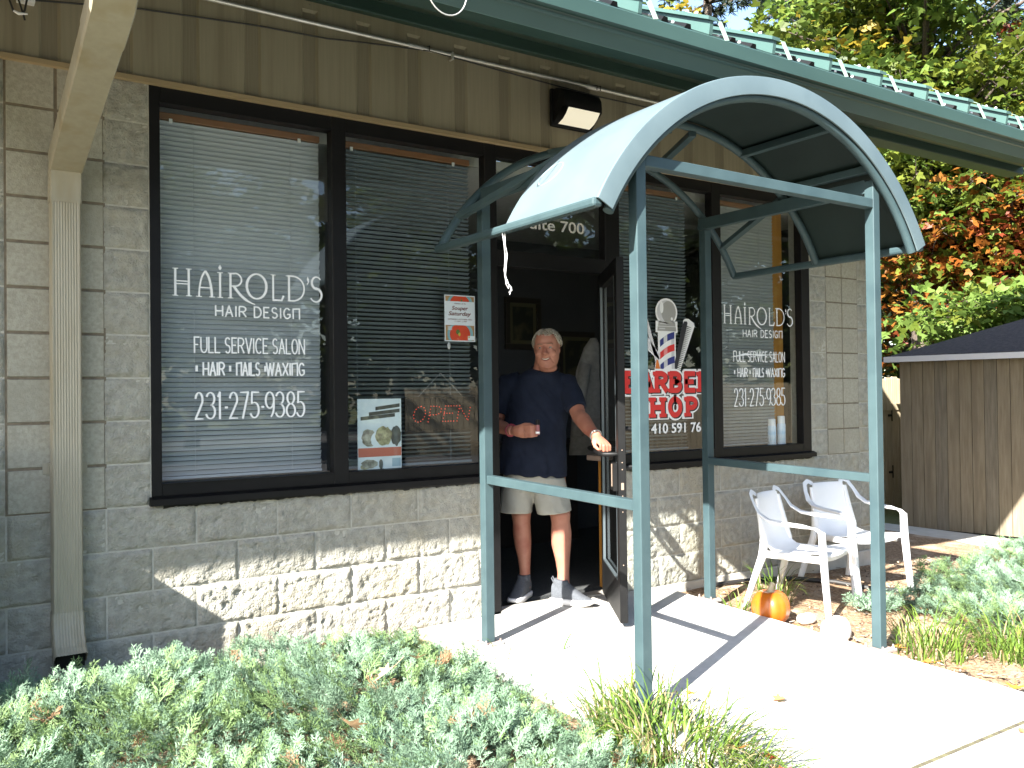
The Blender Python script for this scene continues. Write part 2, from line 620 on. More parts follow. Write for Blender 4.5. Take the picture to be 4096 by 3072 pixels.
def sheet(name, x0, x1, y0, y1, step, dz, m, amp=.0):
    nx, ny = int((x1 - x0) / step) + 1, int((y1 - y0) / step) + 1
    X = np.linspace(x0, x1, nx)
    Y = np.linspace(y0, y1, ny)
    V = np.array([(x, y, ground_z(x, y) + dz + amp * fnoise(x * 3, y * 3, 0)) for x in X for y in Y])
    F = np.array([(i * ny + j, (i + 1) * ny + j, (i + 1) * ny + j + 1, i * ny + j + 1) for i in range(nx - 1) for j in range(ny - 1)])
    return struct(npmesh(name, V, F, m, smooth=True))


sheet('planting_bed_soil', -6, 1.66, -3.4, -.02, .07, .0, MULCH, .012)
sheet('planting_bed_soil', 3.47, 7.9, -3.0, -.02, .07, .0, MULCH, .014)
sheet('planting_bed_soil', 5.9, 7.74, -.019, 3.6, .08, .0, MULCH, .014)
mb = MB()
mb.box(-60, 60, -40, -4.6, -.5, -.175)
struct(mb.build('parking_lot', ASPH))


def slab(name, x0, x1, y0, y1):
    bm = bmesh.new()
    bmesh.ops.create_cube(bm, size=1)
    for v in bm.verts:
        x = x0 if v.co.x < 0 else x1
        y = y0 if v.co.y < 0 else y1
        z = -.25 if v.co.z < 0 else .01 + .028 * y
        v.co = Vector((x, y, z))
    bmesh.ops.bevel(bm, geom=bm.edges[:], offset=.007, segments=3, affect='EDGES')
    b = MB().bm(bm)
    return struct(b.build('walkway', CONC, smooth=30))


slab('walkway', 1.68, 3.462, -2.566, -.004)
slab('walkway', 1.60, 3.462, -4.55, -2.582)
mb = MB()
n = 60
vs = []
for i in range(n + 1):
    xx = 1.62 + 1.84 * i / n
    k = .003 * noise.noise((xx * 20, 1, 0))
    vs += [(xx, -2.5845 + k, -.0655), (xx, -2.5635 + k, -.0655), ]
mb.add(vs, [(2 * i, 2 * i + 2, 2 * i + 3, 2 * i + 1) for i in range(n)])
struct(mb.build('walkway_joint', mat('dirt_filled_joint', (.06, .05, .035), .95, c2=(.13, .12, .06), scale=30)))
mb = MB()
mb.bbox(7.75, 8.28, -6, 3.2, -.6, -.17, .01)
struct(mb.build('far_path', FOOT))

# ================================================================== shop building
bld = empty('shop_building', (0, 0, 0), 0, 'tan concrete block shop with a green metal roof and wide dark framed storefront windows', 'building')
U = .2032
mb = MB()


def block(x0, x1, z0, z1, split=True, g=.0043, step=.0115, amp=1.):
    x0, x1, z0, z1 = x0 + g, x1 - g, z0 + g, z1 - g
    if not split:
        bev = .004
        vs = [(x0, -.0005, z0), (x1, -.0005, z0), (x1, -.0005, z1), (x0, -.0005, z1)]
        y = -.0075 + random.uniform(-.0006, .0006)
        vs += [(x0 + bev, y, z0 + bev), (x1 - bev, y, z0 + bev), (x1 - bev, y, z1 - bev), (x0 + bev, y, z1 - bev)]
        mb.add(vs, [(4, 5, 6, 7), (0, 1, 5, 4), (1, 2, 6, 5), (2, 3, 7, 6), (3, 0, 4, 7)], 1)
        return
    nx, nz = max(3, int((x1 - x0) / step)), max(3, int((z1 - z0) / step))
    off = random.uniform(0, 50)
    tx, tz = random.uniform(-.004, .004), random.uniform(-.004, .004)
    bulge = random.uniform(.002, .006)
    vs = []
    for i in range(nx + 1):
        for j in range(nz + 1):
            u, v = i / nx, j / nz
            x, z = x0 + (x1 - x0) * u, z0 + (z1 - z0) * v
            e = min(u * (x1 - x0), (1 - u) * (x1 - x0), v * (z1 - z0), (1 - v) * (z1 - z0))
            k = min(1, e / .0085) ** .7
            n1 = fnoise(x * 9 + off, z * 9, off, 3)
            n2 = abs(noise.noise((x * 26 + z * 9 + off, z * 30 - x * 8, 3)))
            n3 = noise.noise((x * 85, z * 85, off))
            d = .0055 + k * (bulge * .6 + .0075 * n1 + .0165 * (.42 - n2) * amp + .0032 * n3 + .004 * k * noise.noise((x * 48 + off, z * 52, 1)) + tx * (u - .5) * 2 + tz * (v - .5) * 2)
            if e < 1e-6:
                d = .0032
                x += .0015 * noise.noise((x * 60, z * 60, 9))
                z += .0015 * noise.noise((x * 60, z * 60, 19))
            vs.append((x, -max(d, .001), z))
    fs = [(i * (nz + 1) + j, (i + 1) * (nz + 1) + j, (i + 1) * (nz + 1) + j + 1, i * (nz + 1) + j + 1) for i in range(nx) for j in range(nz)]
    mb.add(vs, fs, 0)


Z = [.8128 - U * k for k in range(0, 6)]
for k in range(1, 6):  # courses under the sill
    z1, z0 = Z[k - 1], Z[k]
    if k == 5:
        z0 = -.3
    par = 0 if k % 2 else 1
    for rng_, lo, hi in ((range(-16, 12), -2.6, 2.09), (range(14, 30), 3.145, 5.893)):
        for u in rng_:
            if (u - par) % 2:
                continue
            a, b = max(u * U, lo), min((u + 2) * U, hi)
            if k == 5 and a > 3:
                continue
            if b - a > .03:
                block(a, b, z0, z1, True, step=.0115 if k < 5 else .02)
for k in range(10):  # columns beside the storefront
    z0, z1 = .8128 + U * k, .8128 + U * (k + 1)
    block(-.01, .198, z0, z1)
    for u in (-2, -1):
        block(u * U, (u + 1) * U, z0, z1, False, g=.0045)
    for u in (-4, -6, -8, -10, -12):
        block(u * U, (u + 2) * U, z0, z1, u % 4 == 0 or u == -4)
    block(5.088, 26 * U, z0, z1)
    block(26 * U, 27 * U, z0, z1, False, g=.003)
    block(27 * U, 28 * U, z0, z1, False, g=.003)
    block(28 * U, 29 * U, z0, z1)
# mortar backing
for x0, x1, z0, z1 in ((-9, .199, -.4, 2.84), (.199, 2.092, -.4, .81), (3.143, 5.086, -.4, .81), (5.086, 5.89, -.4, 2.84)):
    mb.box(x0, x1, -.0025, .19, z0, z1, 2)
for x0, x1 in ((-2 * U - .003, .002), (26 * U, 28 * U)):
    mb.box(x0, x1, -.0042, .01, .8128, 2.834, 3)
mb.box(5.70, 5.89, .19, 6, -.4, 3.4, 2)
mb.box(-9, 5.70, 6, 6.2, -.4, 3.4, 2)
mb.box(-9.2, -9, 0, 6, -.4, 3.4, 2)
wall = mb.build('wall', [BLOCK, SMOOTHB, MORTAR, JOINT], bld, recalc=False)
me = wall.data
bm = bmesh.new()
bm.from_mesh(me)
for f in bm.faces:
    if f.normal.y > 0 and f.calc_center_median().y < -.0003 and f.material_index < 2:
        f.normal_flip()
    f.smooth = f.material_index == 0
bm.to_mesh(me)
bm.free()
mb = MB()
mb.bbox(3.15, 5.95, -.022, .1, -.4, .006, .006)
mb.build('footing', FOOT, bld)

# tan ribbed siding over the windows
mb = MB()
fl = [1.272 + .3084 * i for i in range(-34, 16)]
x = -9.
ya, yr = -.011, .001
for f0 in fl:
    f1 = f0 + .09
    if f1 > 5.86:
        break
    mb.add([(x, ya, 2.855), (f0, ya, 2.855), (f0, ya, 3.46), (x, ya, 3.46)], [(0, 1, 2, 3)], 0)
    b = .012
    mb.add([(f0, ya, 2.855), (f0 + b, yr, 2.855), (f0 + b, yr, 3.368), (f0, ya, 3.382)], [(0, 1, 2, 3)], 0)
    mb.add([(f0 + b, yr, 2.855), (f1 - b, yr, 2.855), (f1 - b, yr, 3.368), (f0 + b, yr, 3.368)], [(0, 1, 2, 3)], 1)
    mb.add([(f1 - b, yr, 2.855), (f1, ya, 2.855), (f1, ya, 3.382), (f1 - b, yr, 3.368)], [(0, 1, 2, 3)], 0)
    mb.add([(f0 + b, yr, 3.368), (f1 - b, yr, 3.368), (f1, ya, 3.382), (f0, ya, 3.382)], [(0, 1, 2, 3)], 0)
    mb.add([(f0, ya, 3.382), (f1, ya, 3.382), (f1, ya, 3.46), (f0, ya, 3.46)], [(0, 1, 2, 3)], 0)
    mb.ell((f0 + .045, ya - .001, 3.408), (.004, .004, .004), 2, 6, 4)
    x = f1
mb.add([(x, ya, 2.855), (5.89, ya, 2.855), (5.89, ya, 3.46), (x, ya, 3.46)], [(0, 1, 2, 3)], 0)
mb.box(-9, 5.89, .03, .19, 2.86, 3.6, 0)
mb.build('siding', [SIDING, RECESS, RUST], bld, recalc=False)
mb = MB()
mb.prism([(-.038, 2.834), (.0, 2.834), (.0, 2.862), (-.012, 2.864), (-.034, 2.858)], -9, 5.9, axis='x')
mb.build('base_trim', TRIM, bld)

# roof, soffit, gutter
SL = .48
mb = MB()
mb.prism([(-1.46, 3.045), (4, 3.045 + SL * 5.46), (9.4, 3.045 + SL * .06), (9.4, 3.10), (4, 3.105 + SL * 5.46), (-1.46, 3.065)], -9.4, 5.92, axis='x')
mb.prism([(-1.46, 3.045), (.14, 3.045 + SL * 1.6), (.14, 3.075 + SL * 1.6), (-1.46, 3.065)], 5.921, 8.25, axis='x')
D = Vector((0, 1, SL)).normalized()
NRM = Vector((0, -SL, 1)).normalized()


def on(x, s, h):
    return Vector((x, -1.462, 3.062)) + D * s + NRM * h


for i in range(-24, 22):
    x = 2.035 + .4575 * i
    if not -9.2 < x < 8.0:
        continue
    wv, hh, Ls = .011, .066, 1.7
    vs = [on(x - wv, 0, 0), on(x + wv, 0, 0), on(x + wv, .018, hh), on(x - wv, .018, hh), on(x - wv, Ls, 0), on(x + wv, Ls, 0), on(x + wv, Ls, hh), on(x - wv, Ls, hh)]
    mb.add(vs, [(0, 1, 2, 3), (4, 7, 6, 5), (0, 3, 7, 4), (1, 5, 6, 2), (3, 2, 6, 7)], 1)
    t = .030
    vs = [on(x - t, .012, hh), on(x + t, .012, hh), on(x + t, .018, hh + .016), on(x - t, .018, hh + .016), on(x - t, Ls, hh), on(x + t, Ls, hh), on(x + t, Ls, hh + .016), on(x - t, Ls, hh + .016)]
    mb.add(vs, [(0, 1, 2, 3), (4, 7, 6, 5), (0, 3, 7, 4), (1, 5, 6, 2), (3, 2, 6, 7), (0, 4, 5, 1)], 1)
    for d in (.155, .305):
        xx = x + d
        vs = [on(xx - .022, 0, 0), on(xx + .022, 0, 0), on(xx + .012, 0, .02), on(xx - .012, 0, .02), on(xx - .022, Ls, 0), on(xx + .022, Ls, 0), on(xx + .012, Ls, .02), on(xx - .012, Ls, .02)]
        mb.add(vs, [(0, 1, 2, 3), (4, 7, 6, 5), (0, 3, 7, 4), (1, 5, 6, 2), (3, 2, 6, 7)], 2)
    for d in (.08, .23):
        c = on(x + d, .03, .008)
        mb.ell(c, (.008, .008, .008), 3, 8, 6)
mb.build('roof', [GREEN, GREENL, BLACKM, WHITEV], bld)
mb = MB()
mb.prism([(-.06, 3.495), (-1.36, 2.93), (-1.36, 2.945), (-.06, 3.51)], -9.4, 8.25, axis='x')
mb.build('soffit', GREEN, bld)
mb = MB()
mb.bbox(-9.4, 8.3, -.062, -.014, 3.422, 3.50, .006)
mb.bbox(5.9, 8.3, -.02, .1, 3.425, 3.6, .004)
mb.build('eave_trim', GREEN, bld)
prof = [(-1.34, 3.05), (-1.34, 2.885), (-1.445, 2.872), (-1.452, 2.876), (-1.472, 2.935), (-1.478, 2.941), (-1.482, 2.936), (-1.470, 2.955), (-1.492, 2.958),
        (-1.502, 2.965), (-1.504, 3.03), (-1.498, 3.037), (-1.485, 3.036), (-1.485, 3.028), (-1.495, 3.026), (-1.493, 2.972), (-1.46, 2.962), (-1.462, 2.945), (-1.44, 2.88), (-1.35, 2.893), (-1.35, 3.05)]
prof = [(-1.34, 3.05), (-1.34, 2.885), (-1.447, 2.872), (-1.470, 2.932), (-1.480, 2.936), (-1.482, 2.943), (-1.472, 2.948), (-1.478, 2.957), (-1.502, 2.964), (-1.504, 3.03), (-1.497, 3.038), (-1.488, 3.034),
        (-1.494, 3.024), (-1.492, 2.972), (-1.466, 2.962), (-1.46, 2.945), (-1.438, 2.884), (-1.35, 2.896), (-1.35, 3.05)]
mb = MB()
mb.prism(prof, -9.4, 8.25, axis='x')
gut = mb.build('gutter', GREEN, bld)
for i in range(-6, 16):
    x = 2.10 + .4675 * i
    mb = MB()
    a = Vector((x, -1.5, 3.036))
    b_ = Vector((x - .02, -1.47, 3.137))
    c = on(x - .06, .26, .09)
    mb.beam(a, b_, .03, .003, 0, (0, 1, 0), .0005)
    mb.beam(b_, c, .03, .003, 0, (0, 0, 1), .0005)
    mb.ell(c - D * .03, (.009, .009, .008), 1, 8, 6)
    mb.ell(c - D * .10, (.009, .009, .008), 1, 8, 6)
    mb.build('gutter_strap', [mat('pale_green_strap', (.20, .285, .225), .5), WHITEV], gut)

# storefront frame (one extruded aluminium grid) with panes as windows
FY0, FY1 = -.006, .062
ZB, ZT, GB, GT = .853, 2.834, .915, 2.757


def fr(mb, x0, x1, z0, z1, y0=FY0, y1=FY1, b=.002):
    mb.bbox(x0, x1, y0, y1, z0, z1, b, 0, None, 1)


mb = MB()
fr(mb, .199, .248, ZB, ZT)
fr(mb, 1.126, 1.208, ZB, ZT)
fr(mb, 2.094, 2.178, .02, ZT)
fr(mb, 3.022, 3.143, .02, ZT)
fr(mb, 4.012, 4.102, ZB, ZT)
fr(mb, 4.99, 5.085, ZB, ZT)
for x0, x1 in ((.248, 1.126), (1.208, 2.094), (3.143, 4.012), (4.102, 4.99)):
    fr(mb, x0, x1, GT, ZT, FY0 + .002)
    fr(mb, x0, x1, ZB, GB, FY0 + .002)
    mb.box(x0, x1, FY0 - .004, FY0 + .003, GB - .006, GB - .001)
    mb.box(x0, x1, FY0 - .004, FY0 + .003, GT + .001, GT + .005)
fr(mb, 2.178, 3.022, GT, ZT, FY0 + .002)
fr(mb, 2.178, 3.022, 2.104, 2.20, FY0 + .002)
mb.build('storefront_frame', BRONZE, bld)
for x0, x1 in ((.188, 2.092), (3.145, 5.098)):
    mb = MB()
    mb.prism([(-.042, .812), (.03, .812), (.03, .8525), (-.012, .8525), (-.042, .842)], x0, x1, axis='x')
    sill = mb.build('window_sill', BRONZE, bld)
    mb = MB()
    x0, x1 = x0 + .06, x1 - .04
    n = int((x1 - x0) / .012)
    vs = []
    for i in range(n + 1):
        xx = x0 + (x1 - x0) * i / n
        k = .010 + .014 * max(0, fnoise(xx * 14, 0, 0)) + .006 * noise.noise((xx * 60, 0, 0))
        vs += [(xx, -.028, .814), (xx, -.024, .812 - k), (xx, -.006, .808 - k)]
    mb.add(vs, [(3 * i + j, 3 * i + 3 + j, 3 * i + 4 + j, 3 * i + 1 + j) for i in range(n) for j in (0, 1)])
    mb.build('sealant', BLACKM, sill)


def pane(name, x0, x1, z0, z1, y=.05):
    b = MB()
    b.add([(x0, y, z0), (x1, y, z0), (x1, y, z1), (x0, y, z1)], [(0, 1, 2, 3)])
    return b.build(name, GLASS, bld, recalc=False)


W1 = pane('window', .246, 1.128, GB - .003, GT + .003)
W2 = pane('window', 1.206, 2.096, GB - .003, GT + .003)
W3 = pane('window', 3.141, 4.014, GB - .003, GT + .003)
W4 = pane('window', 4.10, 4.992, GB - .003, GT + .003)
WT = pane('transom_window', 2.176, 3.024, 2.197, GT + .003)

# ---- lettering
LY = .0445
KW = {'H': 0}


def hairolds(mb, x0, z0):
    """Shop name and lines; x0 = left edge of the big H, z0 = its baseline."""
    k = .133
    h = k
    r = .0055
    y = LY

    def st(pts, rr=r):
        stroke(mb, [(x0 + a, z0 + b) for a, b in pts], rr, y + layer())

    def sf(x, z, wd=.013):
        st([(x - wd, z), (x + wd, z)], .0022)
    # H with a double bar
    for x in (.014, .078):
        st([(x, 0), (x, h)])
        sf(x, 0)
        sf(x, h)
    st([(.014, .058), (.078, .058)], .0028)
    st([(.014, .072), (.078, .072)], .0028)
    # pointed A
    st(bez((.127, 0), (.130, .095), (.158, .128)), .0042)
    st(bez((.190, 0), (.187, .095), (.158, .128)), .0058)
    st([(.132, .045), (.187, .045)], .003)
    sf(.127, 0)
    sf(.190, 0)
    # i with a diamond
    st([(.231, 0), (.231, .125)])
    sf(.231, 0)
    sf(.231, .125)
    mb.add([(x0 + .231 - .009, y, z0 + .149), (x0 + .231, y, z0 + .137), (x0 + .231 + .009, y, z0 + .149), (x0 + .231, y, z0 + .166)], [(0, 1, 2, 3)])
    # R with the long tail
    st([(.283, 0), (.283, .126)])
    sf(.283, 0)
    sf(.283, .126)
    st([(.283, .124), (.305, .126)] + arc(.305, .094, .034, .033, 85, -95, 14) + [(.285, .060)], .004)
    st(bez((.300, .061), (.345, -.012), (.408, -.028)), [.0065] * 7 + [.005, .004, .003, .002])
    # O
    st(arc(.417, .066, .051, .064, 90, 450, 30), [.004 + .0025 * abs(math.cos(R(90 + 12 * i))) for i in range(31)])
    # L
    st([(.504, .13), (.504, 0), (.549, 0), (.558, .022)], .0048)
    sf(.504, .131)
    # D
    st([(.589, 0), (.589, .13)])
    sf(.585, .131)
    st([(.582, .131), (.61, .131)] + arc(.61, .066, .062, .065, 88, -88, 18) + [(.582, .001)], .0042)
    # apostrophe
    mb.add([(x0 + .686, y, z0 + .118), (x0 + .692, y, z0 + .108), (x0 + .700, y, z0 + .119), (x0 + .692, y, z0 + .134)], [(0, 1, 2, 3)])
    st(bez((.696, .116), (.697, .100), (.688, .092)), .0025)
    # S
    S_ = arc(.741, .103, .026, .032, 40, 265, 14) + arc(.737, .037, .032, .036, 85, -150, 14)
    st(S_, [.003 + .0035 * math.sin(math.pi * i / (len(S_) - 1)) for i in range(len(S_))])
    dx, dz = x0 - .312, z0 - 1.832
    y2 = LY
    line(mb, 'HAIR', .520 + dx, .673 + dx, 1.738 + dz, .052, .0037, y2, .45)
    line(mb, 'DESIGn', .716 + dx, .957 + dx, 1.738 + dz, .053, .0037, y2, .45)
    line(mb, 'FULL', .415 + dx, .538 + dx, 1.552 + dz, .076, .0036, y2, .32)
    line(mb, 'SERVICE', .566 + dx, .783 + dx, 1.552 + dz, .076, .0036, y2, .32)
    line(mb, 'SALON', .811 + dx, .982 + dx, 1.552 + dz, .076, .0036, y2, .32)
    line(mb, 'HAIR', .457 + dx, .561 + dx, 1.438 + dz, .064, .0043, y2, .32)
    line(mb, 'nAILS', .623 + dx, .741 + dx, 1.438 + dz, .064, .0043, y2, .32)
    line(mb, 'WAXInG', .777 + dx, .981 + dx, 1.438 + dz, .064, .0043, y2, .32)
    for bx in (.4245, .5895, .7705):
        stroke(mb, [(bx + dx, 1.461 + dz), (bx + dx, 1.483 + dz)], .0058, y2 + layer(), 0, .6)
    dg = [('2', .417, .454), ('3', .471, .514), ('1', .527, .545), ('2', .586, .626), ('7', .641, .680), ('5', .693, .738), ('9', .770, .817), ('3', .826, .870), ('8', .882, .928), ('5', .939, .982)]
    for c, a, b in dg:
        for s_ in GL[c][0]:
            n = len(s_)
            pts = [(a + dx + p[0] * (b - a), 1.220 + dz + p[1] * .131) for p in s_]
            rr = []
            for i in range(n):
                q0, q1 = pts[max(i - 1, 0)], pts[min(i + 1, n - 1)]
                sl = abs(q1[1] - q0[1]) / (math.hypot(q1[0] - q0[0], q1[1] - q0[1]) or 1)
                rr.append(.0026 + .0026 * sl)
            stroke(mb, pts, rr, y2 + layer())
    stroke(mb, [(.561 + dx, 1.275 + dz), (.577 + dx, 1.275 + dz)], .0055, y2 + layer(), 0, 0)
    stroke(mb, [(.748 + dx, 1.275 + dz), (.763 + dx, 1.275 + dz)], .0055, y2 + layer(), 0, 0)


mb = MB()
hairolds(mb, .312, 1.832)
mb.build('lettering', WHITEV, W1, recalc=False)
mb = MB()
hairolds(mb, 4.169, 1.828)
for i in range(5):  # the scratched-out line
    stroke(mb, [(4.24 + .02 * i, 1.578 + .004 * i), (4.40, 1.598 + .0025 * i), (4.55, 1.602 - .002 * i), (4.70 + .02 * i, 1.6 + .002 * i)], [.001, .003, .003, .001], LY + layer())
mb.build('lettering', WHITEV, W4, recalc=False)
mb = MB()
text_mb(mb, 'Suite 700', 2.388, 2.362, .073, .498, LY - .001, bold=.012)
mb.build('lettering', mat('vinyl_beige', (.62, .60, .55), .5), WT)
# barber decal
VR = mat('vinyl_red', (.62, .022, .022), .45)
VB = mat('vinyl_navy', (.015, .025, .18), .45)
VK = mat('vinyl_black', (.012, .012, .018), .45)
VG = mat('vinyl_grey', (.33, .325, .31), .45)
VGL = mat('vinyl_light_grey', (.55, .55, .57), .45)
VO = mat('vinyl_orange', (.62, .16, .02), .45)
mb = MB()
y = LY + .0012


def poly(pts, mi, dy):
    mb.add([(p[0], y - dy * .00035, p[1]) for p in pts], [tuple(range(len(pts)))], mi)


def grow(pts, d):
    cx = sum(p[0] for p in pts) / len(pts)
    cz = sum(p[1] for p in pts) / len(pts)
    return [(cx + (p[0] - cx) * (1 + d / max(.001, math.hypot(p[0] - cx, p[1] - cz))), cz + (p[1] - cz) * (1 + d / max(.001, math.hypot(p[0] - cx, p[1] - cz)))) for p in pts]


kc = arc(3.606, 1.885, .090, .082, 0, 345, 23)
poly(arc(3.606, 1.885, .104, .097, 0, 345, 23), 0, 0)
poly(kc, 4, 2)
poly(arc(3.625, 1.885, .068, .078, 0, 345, 23), 3, 3)
poly(arc(3.560, 1.915, .017, .04, 0, 345, 16), 0, 4)
poly(arc(3.655, 1.838, .011, .012, 0, 345, 12), 0, 4)
poly([(3.503, 1.742), (3.503, 1.822), (3.709, 1.822), (3.709, 1.742)], 0, 0)
poly([(3.525, 1.786), (3.530, 1.815), (3.685, 1.815), (3.690, 1.786)], 3, 2)
poly([(3.518, 1.752), (3.522, 1.783), (3.692, 1.783), (3.697, 1.752)], 3, 2)
poly([(3.545, 1.80), (3.545, 1.806), (3.60, 1.806), (3.60, 1.80)], 4, 4)
poly([(3.535, 1.765), (3.535, 1.772), (3.59, 1.772), (3.59, 1.765)], 4, 4)
poly([(3.522, 1.40), (3.522, 1.75), (3.690, 1.75), (3.690, 1.40)], 0, 1)
px0, px1 = 3.540, 3.677


def stripe(z, c1, c2):
    n = 8
    e = [(px0 + (px1 - px0) * i / n, z + .062 * (i / n) + .010 * math.sin(math.pi * i / n)) for i in range(n + 1)]
    for i in range(n):
        a, b = e[i], e[i + 1]
        t = min(b[1] + .047, 1.748) - b[1]
        poly([(a[0], a[1]), (b[0], b[1]), (b[0], b[1] + .047), (a[0], a[1] + .047)], c2 if i in (2, 3) else c1, 5)


poly([(3.647, 1.42), (3.647, 1.745), (3.677, 1.745), (3.677, 1.42)], 4, 3)
stripe(1.640, 2, 4)
stripe(1.555, 1, 6)
stripe(1.47, 2, 4)
# comb
cb = [(3.668, 1.46), (3.770, 1.822), (3.785, 1.833), (3.815, 1.832), (3.860, 1.808), (3.866, 1.785), (3.72, 1.46)]
poly(grow(cb, .013), 0, 0)
poly([(3.655, 1.46), (3.755, 1.80), (3.775, 1.826), (3.80, 1.826), (3.808, 1.815), (3.69, 1.46)], 5, 2)
for i in range(26):
    t = i / 26
    a = (3.69 + (3.80 - 3.69) * t, 1.475 + .33 * t)
    stroke(mb, [a, (a[0] + .052, a[1] - .012)], [.0042, .0006], y - .0014, 5, 0)
# scissors
for pts in ([(3.395, 1.93), (3.500, 1.62), (3.535, 1.56), (3.50, 1.53), (3.40, 1.83)], [(3.36, 1.86), (3.430, 1.70), (3.535, 1.59), (3.53, 1.55), (3.40, 1.65)]):
    poly(grow(pts, .014), 0, 0)
    poly(pts, 4, 3)
poly([(3.505, 1.55), (3.520, 1.55), (3.545, 1.47), (3.49, 1.47)], 7, 4)
poly(grow([(3.505, 1.55), (3.520, 1.55), (3.545, 1.47), (3.49, 1.47)], .012), 0, .5)
mb2 = mb
base = MB()


def fat(txt, xsn, z, h):
    for dy, dx, dz, r, mi, sfw in ((6, .003, -.003, .036, 0, .042), (9, .0095, -.0065, .0205, 5, .029), (12, 0, 0, .0185, 1, .027)):
        for c, x0, x1 in xsn:
            st, sf = GL[c]
            wd = x1 - x0
            for s_ in st:
                pts = [(x0 + dx + p[0] * wd, z + dz + p[1] * h) for p in s_]
                stroke(mb2, pts, r, y - dy * .00035 + layer() * .5, mi, .5)
            for p in sf:
                cx, cz = x0 + dx + p[0] * wd, z + dz + p[1] * h
                stroke(mb2, [(cx - sfw, cz), (cx + sfw, cz)], r * .72, y - dy * .00035 + layer() * .5, mi, .5)


fat('BARBER', [('B', 3.226, 3.312), ('A', 3.365, 3.452), ('R', 3.500, 3.590), ('B', 3.638, 3.722), ('E', 3.780, 3.858), ('R', 3.915, 3.985)], 1.338, .118)
fat('SHOP', [('S', 3.300, 3.400), ('H', 3.458, 3.556), ('O', 3.622, 3.722), ('P', 3.792, 3.872)], 1.166, .112)
text_mb(mb, '410 591 76', 3.447, 1.043, .069, .478, y - .001, bold=.022, mi=0)
mb.build('lettering', [WHITEV, VR, VB, VG, VGL, VK, mat('vinyl_pink', (.72, .25, .25), .45), VO], W3, recalc=False)

# ---- entrance door, standing open
hinge = Vector((3.012, .028, 0))
free = Vector((2.585, -.655, 0))
e = (free - hinge)
dl = e.length
e.normalize()
nin = Vector((e.y, -e.x, 0))  # towards the inside face
if nin.x > 0:
    nin = -nin
TD = Matrix((e, nin, Vector((0, 0, 1)))).transposed().to_4x4()
TD.translation = hinge
mb = MB()
zb, zt = .022, 2.10
for a, b in ((0.01, .075), (dl - .085, dl)):
    mb.bbox(a, b, -.022, .022, zb, zt, .003, 0, TD, 1)
mb.bbox(.075, dl - .085, -.021, .021, zb, .245, .003, 0, TD, 1)
mb.bbox(.075, dl - .085, -.021, .021, zt - .09, zt, .003, 0, TD, 1)
door = mb.build('entrance_door', BLACKM, bld)
door['label'] = 'black framed glass door standing open outward'
mb = MB()
mb.add([TD @ Vector(v) for v in ((.07, 0, .24), (dl - .08, 0, .24), (dl - .08, 0, zt - .085), (.07, 0, zt - .085))], [(0, 1, 2, 3)])
mb.build('glass', GLASS, door, recalc=False)
mb = MB()
for a, b in ((.075, .088), (dl - .098, dl - .085)):
    mb.bbox(a, b, .006, .0225, .245, zt - .09, .001, 0, TD, 1)
mb.bbox(.088, dl - .098, .006, .0225, .245, .258, .001, 0, TD, 1)
mb.build('glazing_bead', mat('grey_glazing_bead', (.085, .105, .115), .35, metal=.3), door)
mb = MB()
for s_ in (1, -1):
    b0 = .022 * s_
    pts = [(dl - .05, b0, .975), (dl - .05, b0 + .075 * s_, .975), (dl - .075, b0 + .09 * s_, .975), (.16, b0 + .09 * s_, .975), (.12, b0 + .08 * s_, .975), (.11, b0, .975)]
    if s_ < 0:
        pts = [(dl - .045, b0, .90), (dl - .045, b0 - .06, .90), (dl - .045, b0 - .07, .92), (dl - .045, b0 - .07, 1.10), (dl - .045, b0 - .06, 1.12), (dl - .045, b0, 1.12)]
    mb.tube([TD @ Vector(p) for p in pts], .0135, 12)
mb.build('handle', BLACKM, door, 60)
mb = MB()
mb.bbox(dl - .14, dl - .02, .022, .05, .765, .925, .004, 0, TD, 1)
mb.bbox(dl + .0004, dl + .002, -.012, .012, .72, .91, .0005, 0, TD, 1)
mb.bbox(dl - .06, dl - .045, .05, .056, .79, .92, .002, 1, TD, 1)
for z in (.93, .89, .74, .65, .35, 1.0):
    mb.ell(TD @ Vector((dl + .002, 0, z)), (.004, .004, .004), 1, 8, 6)
mb.bbox(dl + .001, dl + .004, -.008, .008, .775, .815, .001, 1, TD, 1)
mb.build('lock', [BLACKM, mat('dull_brass', (.35, .26, .2), .5, metal=.7)], door)
mb = MB()
mb.prism([(-.012, .012), (.10, .012), (.10, .02), (.05, .034), (.0, .024)], 2.178, 3.022, axis='x')
mb.build('threshold', mat('aluminium_threshold', (.42, .40, .36), .4, metal=.4), bld)

# ================================================================== inside the shop
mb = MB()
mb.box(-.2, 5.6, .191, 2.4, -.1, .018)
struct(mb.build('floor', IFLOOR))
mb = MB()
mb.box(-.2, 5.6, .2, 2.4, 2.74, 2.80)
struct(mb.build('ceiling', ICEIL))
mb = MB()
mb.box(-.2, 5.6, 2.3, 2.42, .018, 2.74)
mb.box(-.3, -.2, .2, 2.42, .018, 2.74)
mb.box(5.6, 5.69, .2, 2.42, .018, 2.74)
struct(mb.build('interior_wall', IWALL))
for x0, x1 in ((.21, 2.15), (3.05, 5.08)):
    mb = MB()
    mb.bbox(x0, x1, .065, .26, .87, .905, .004)
    tag(mb.build('window_ledge', mat('ledge_laminate', (.36, .27, .22), .4)), 'pale brown ledge inside the windows ' + ('left of the door' if x0 < 1 else 'right of the door'), 'ledge')


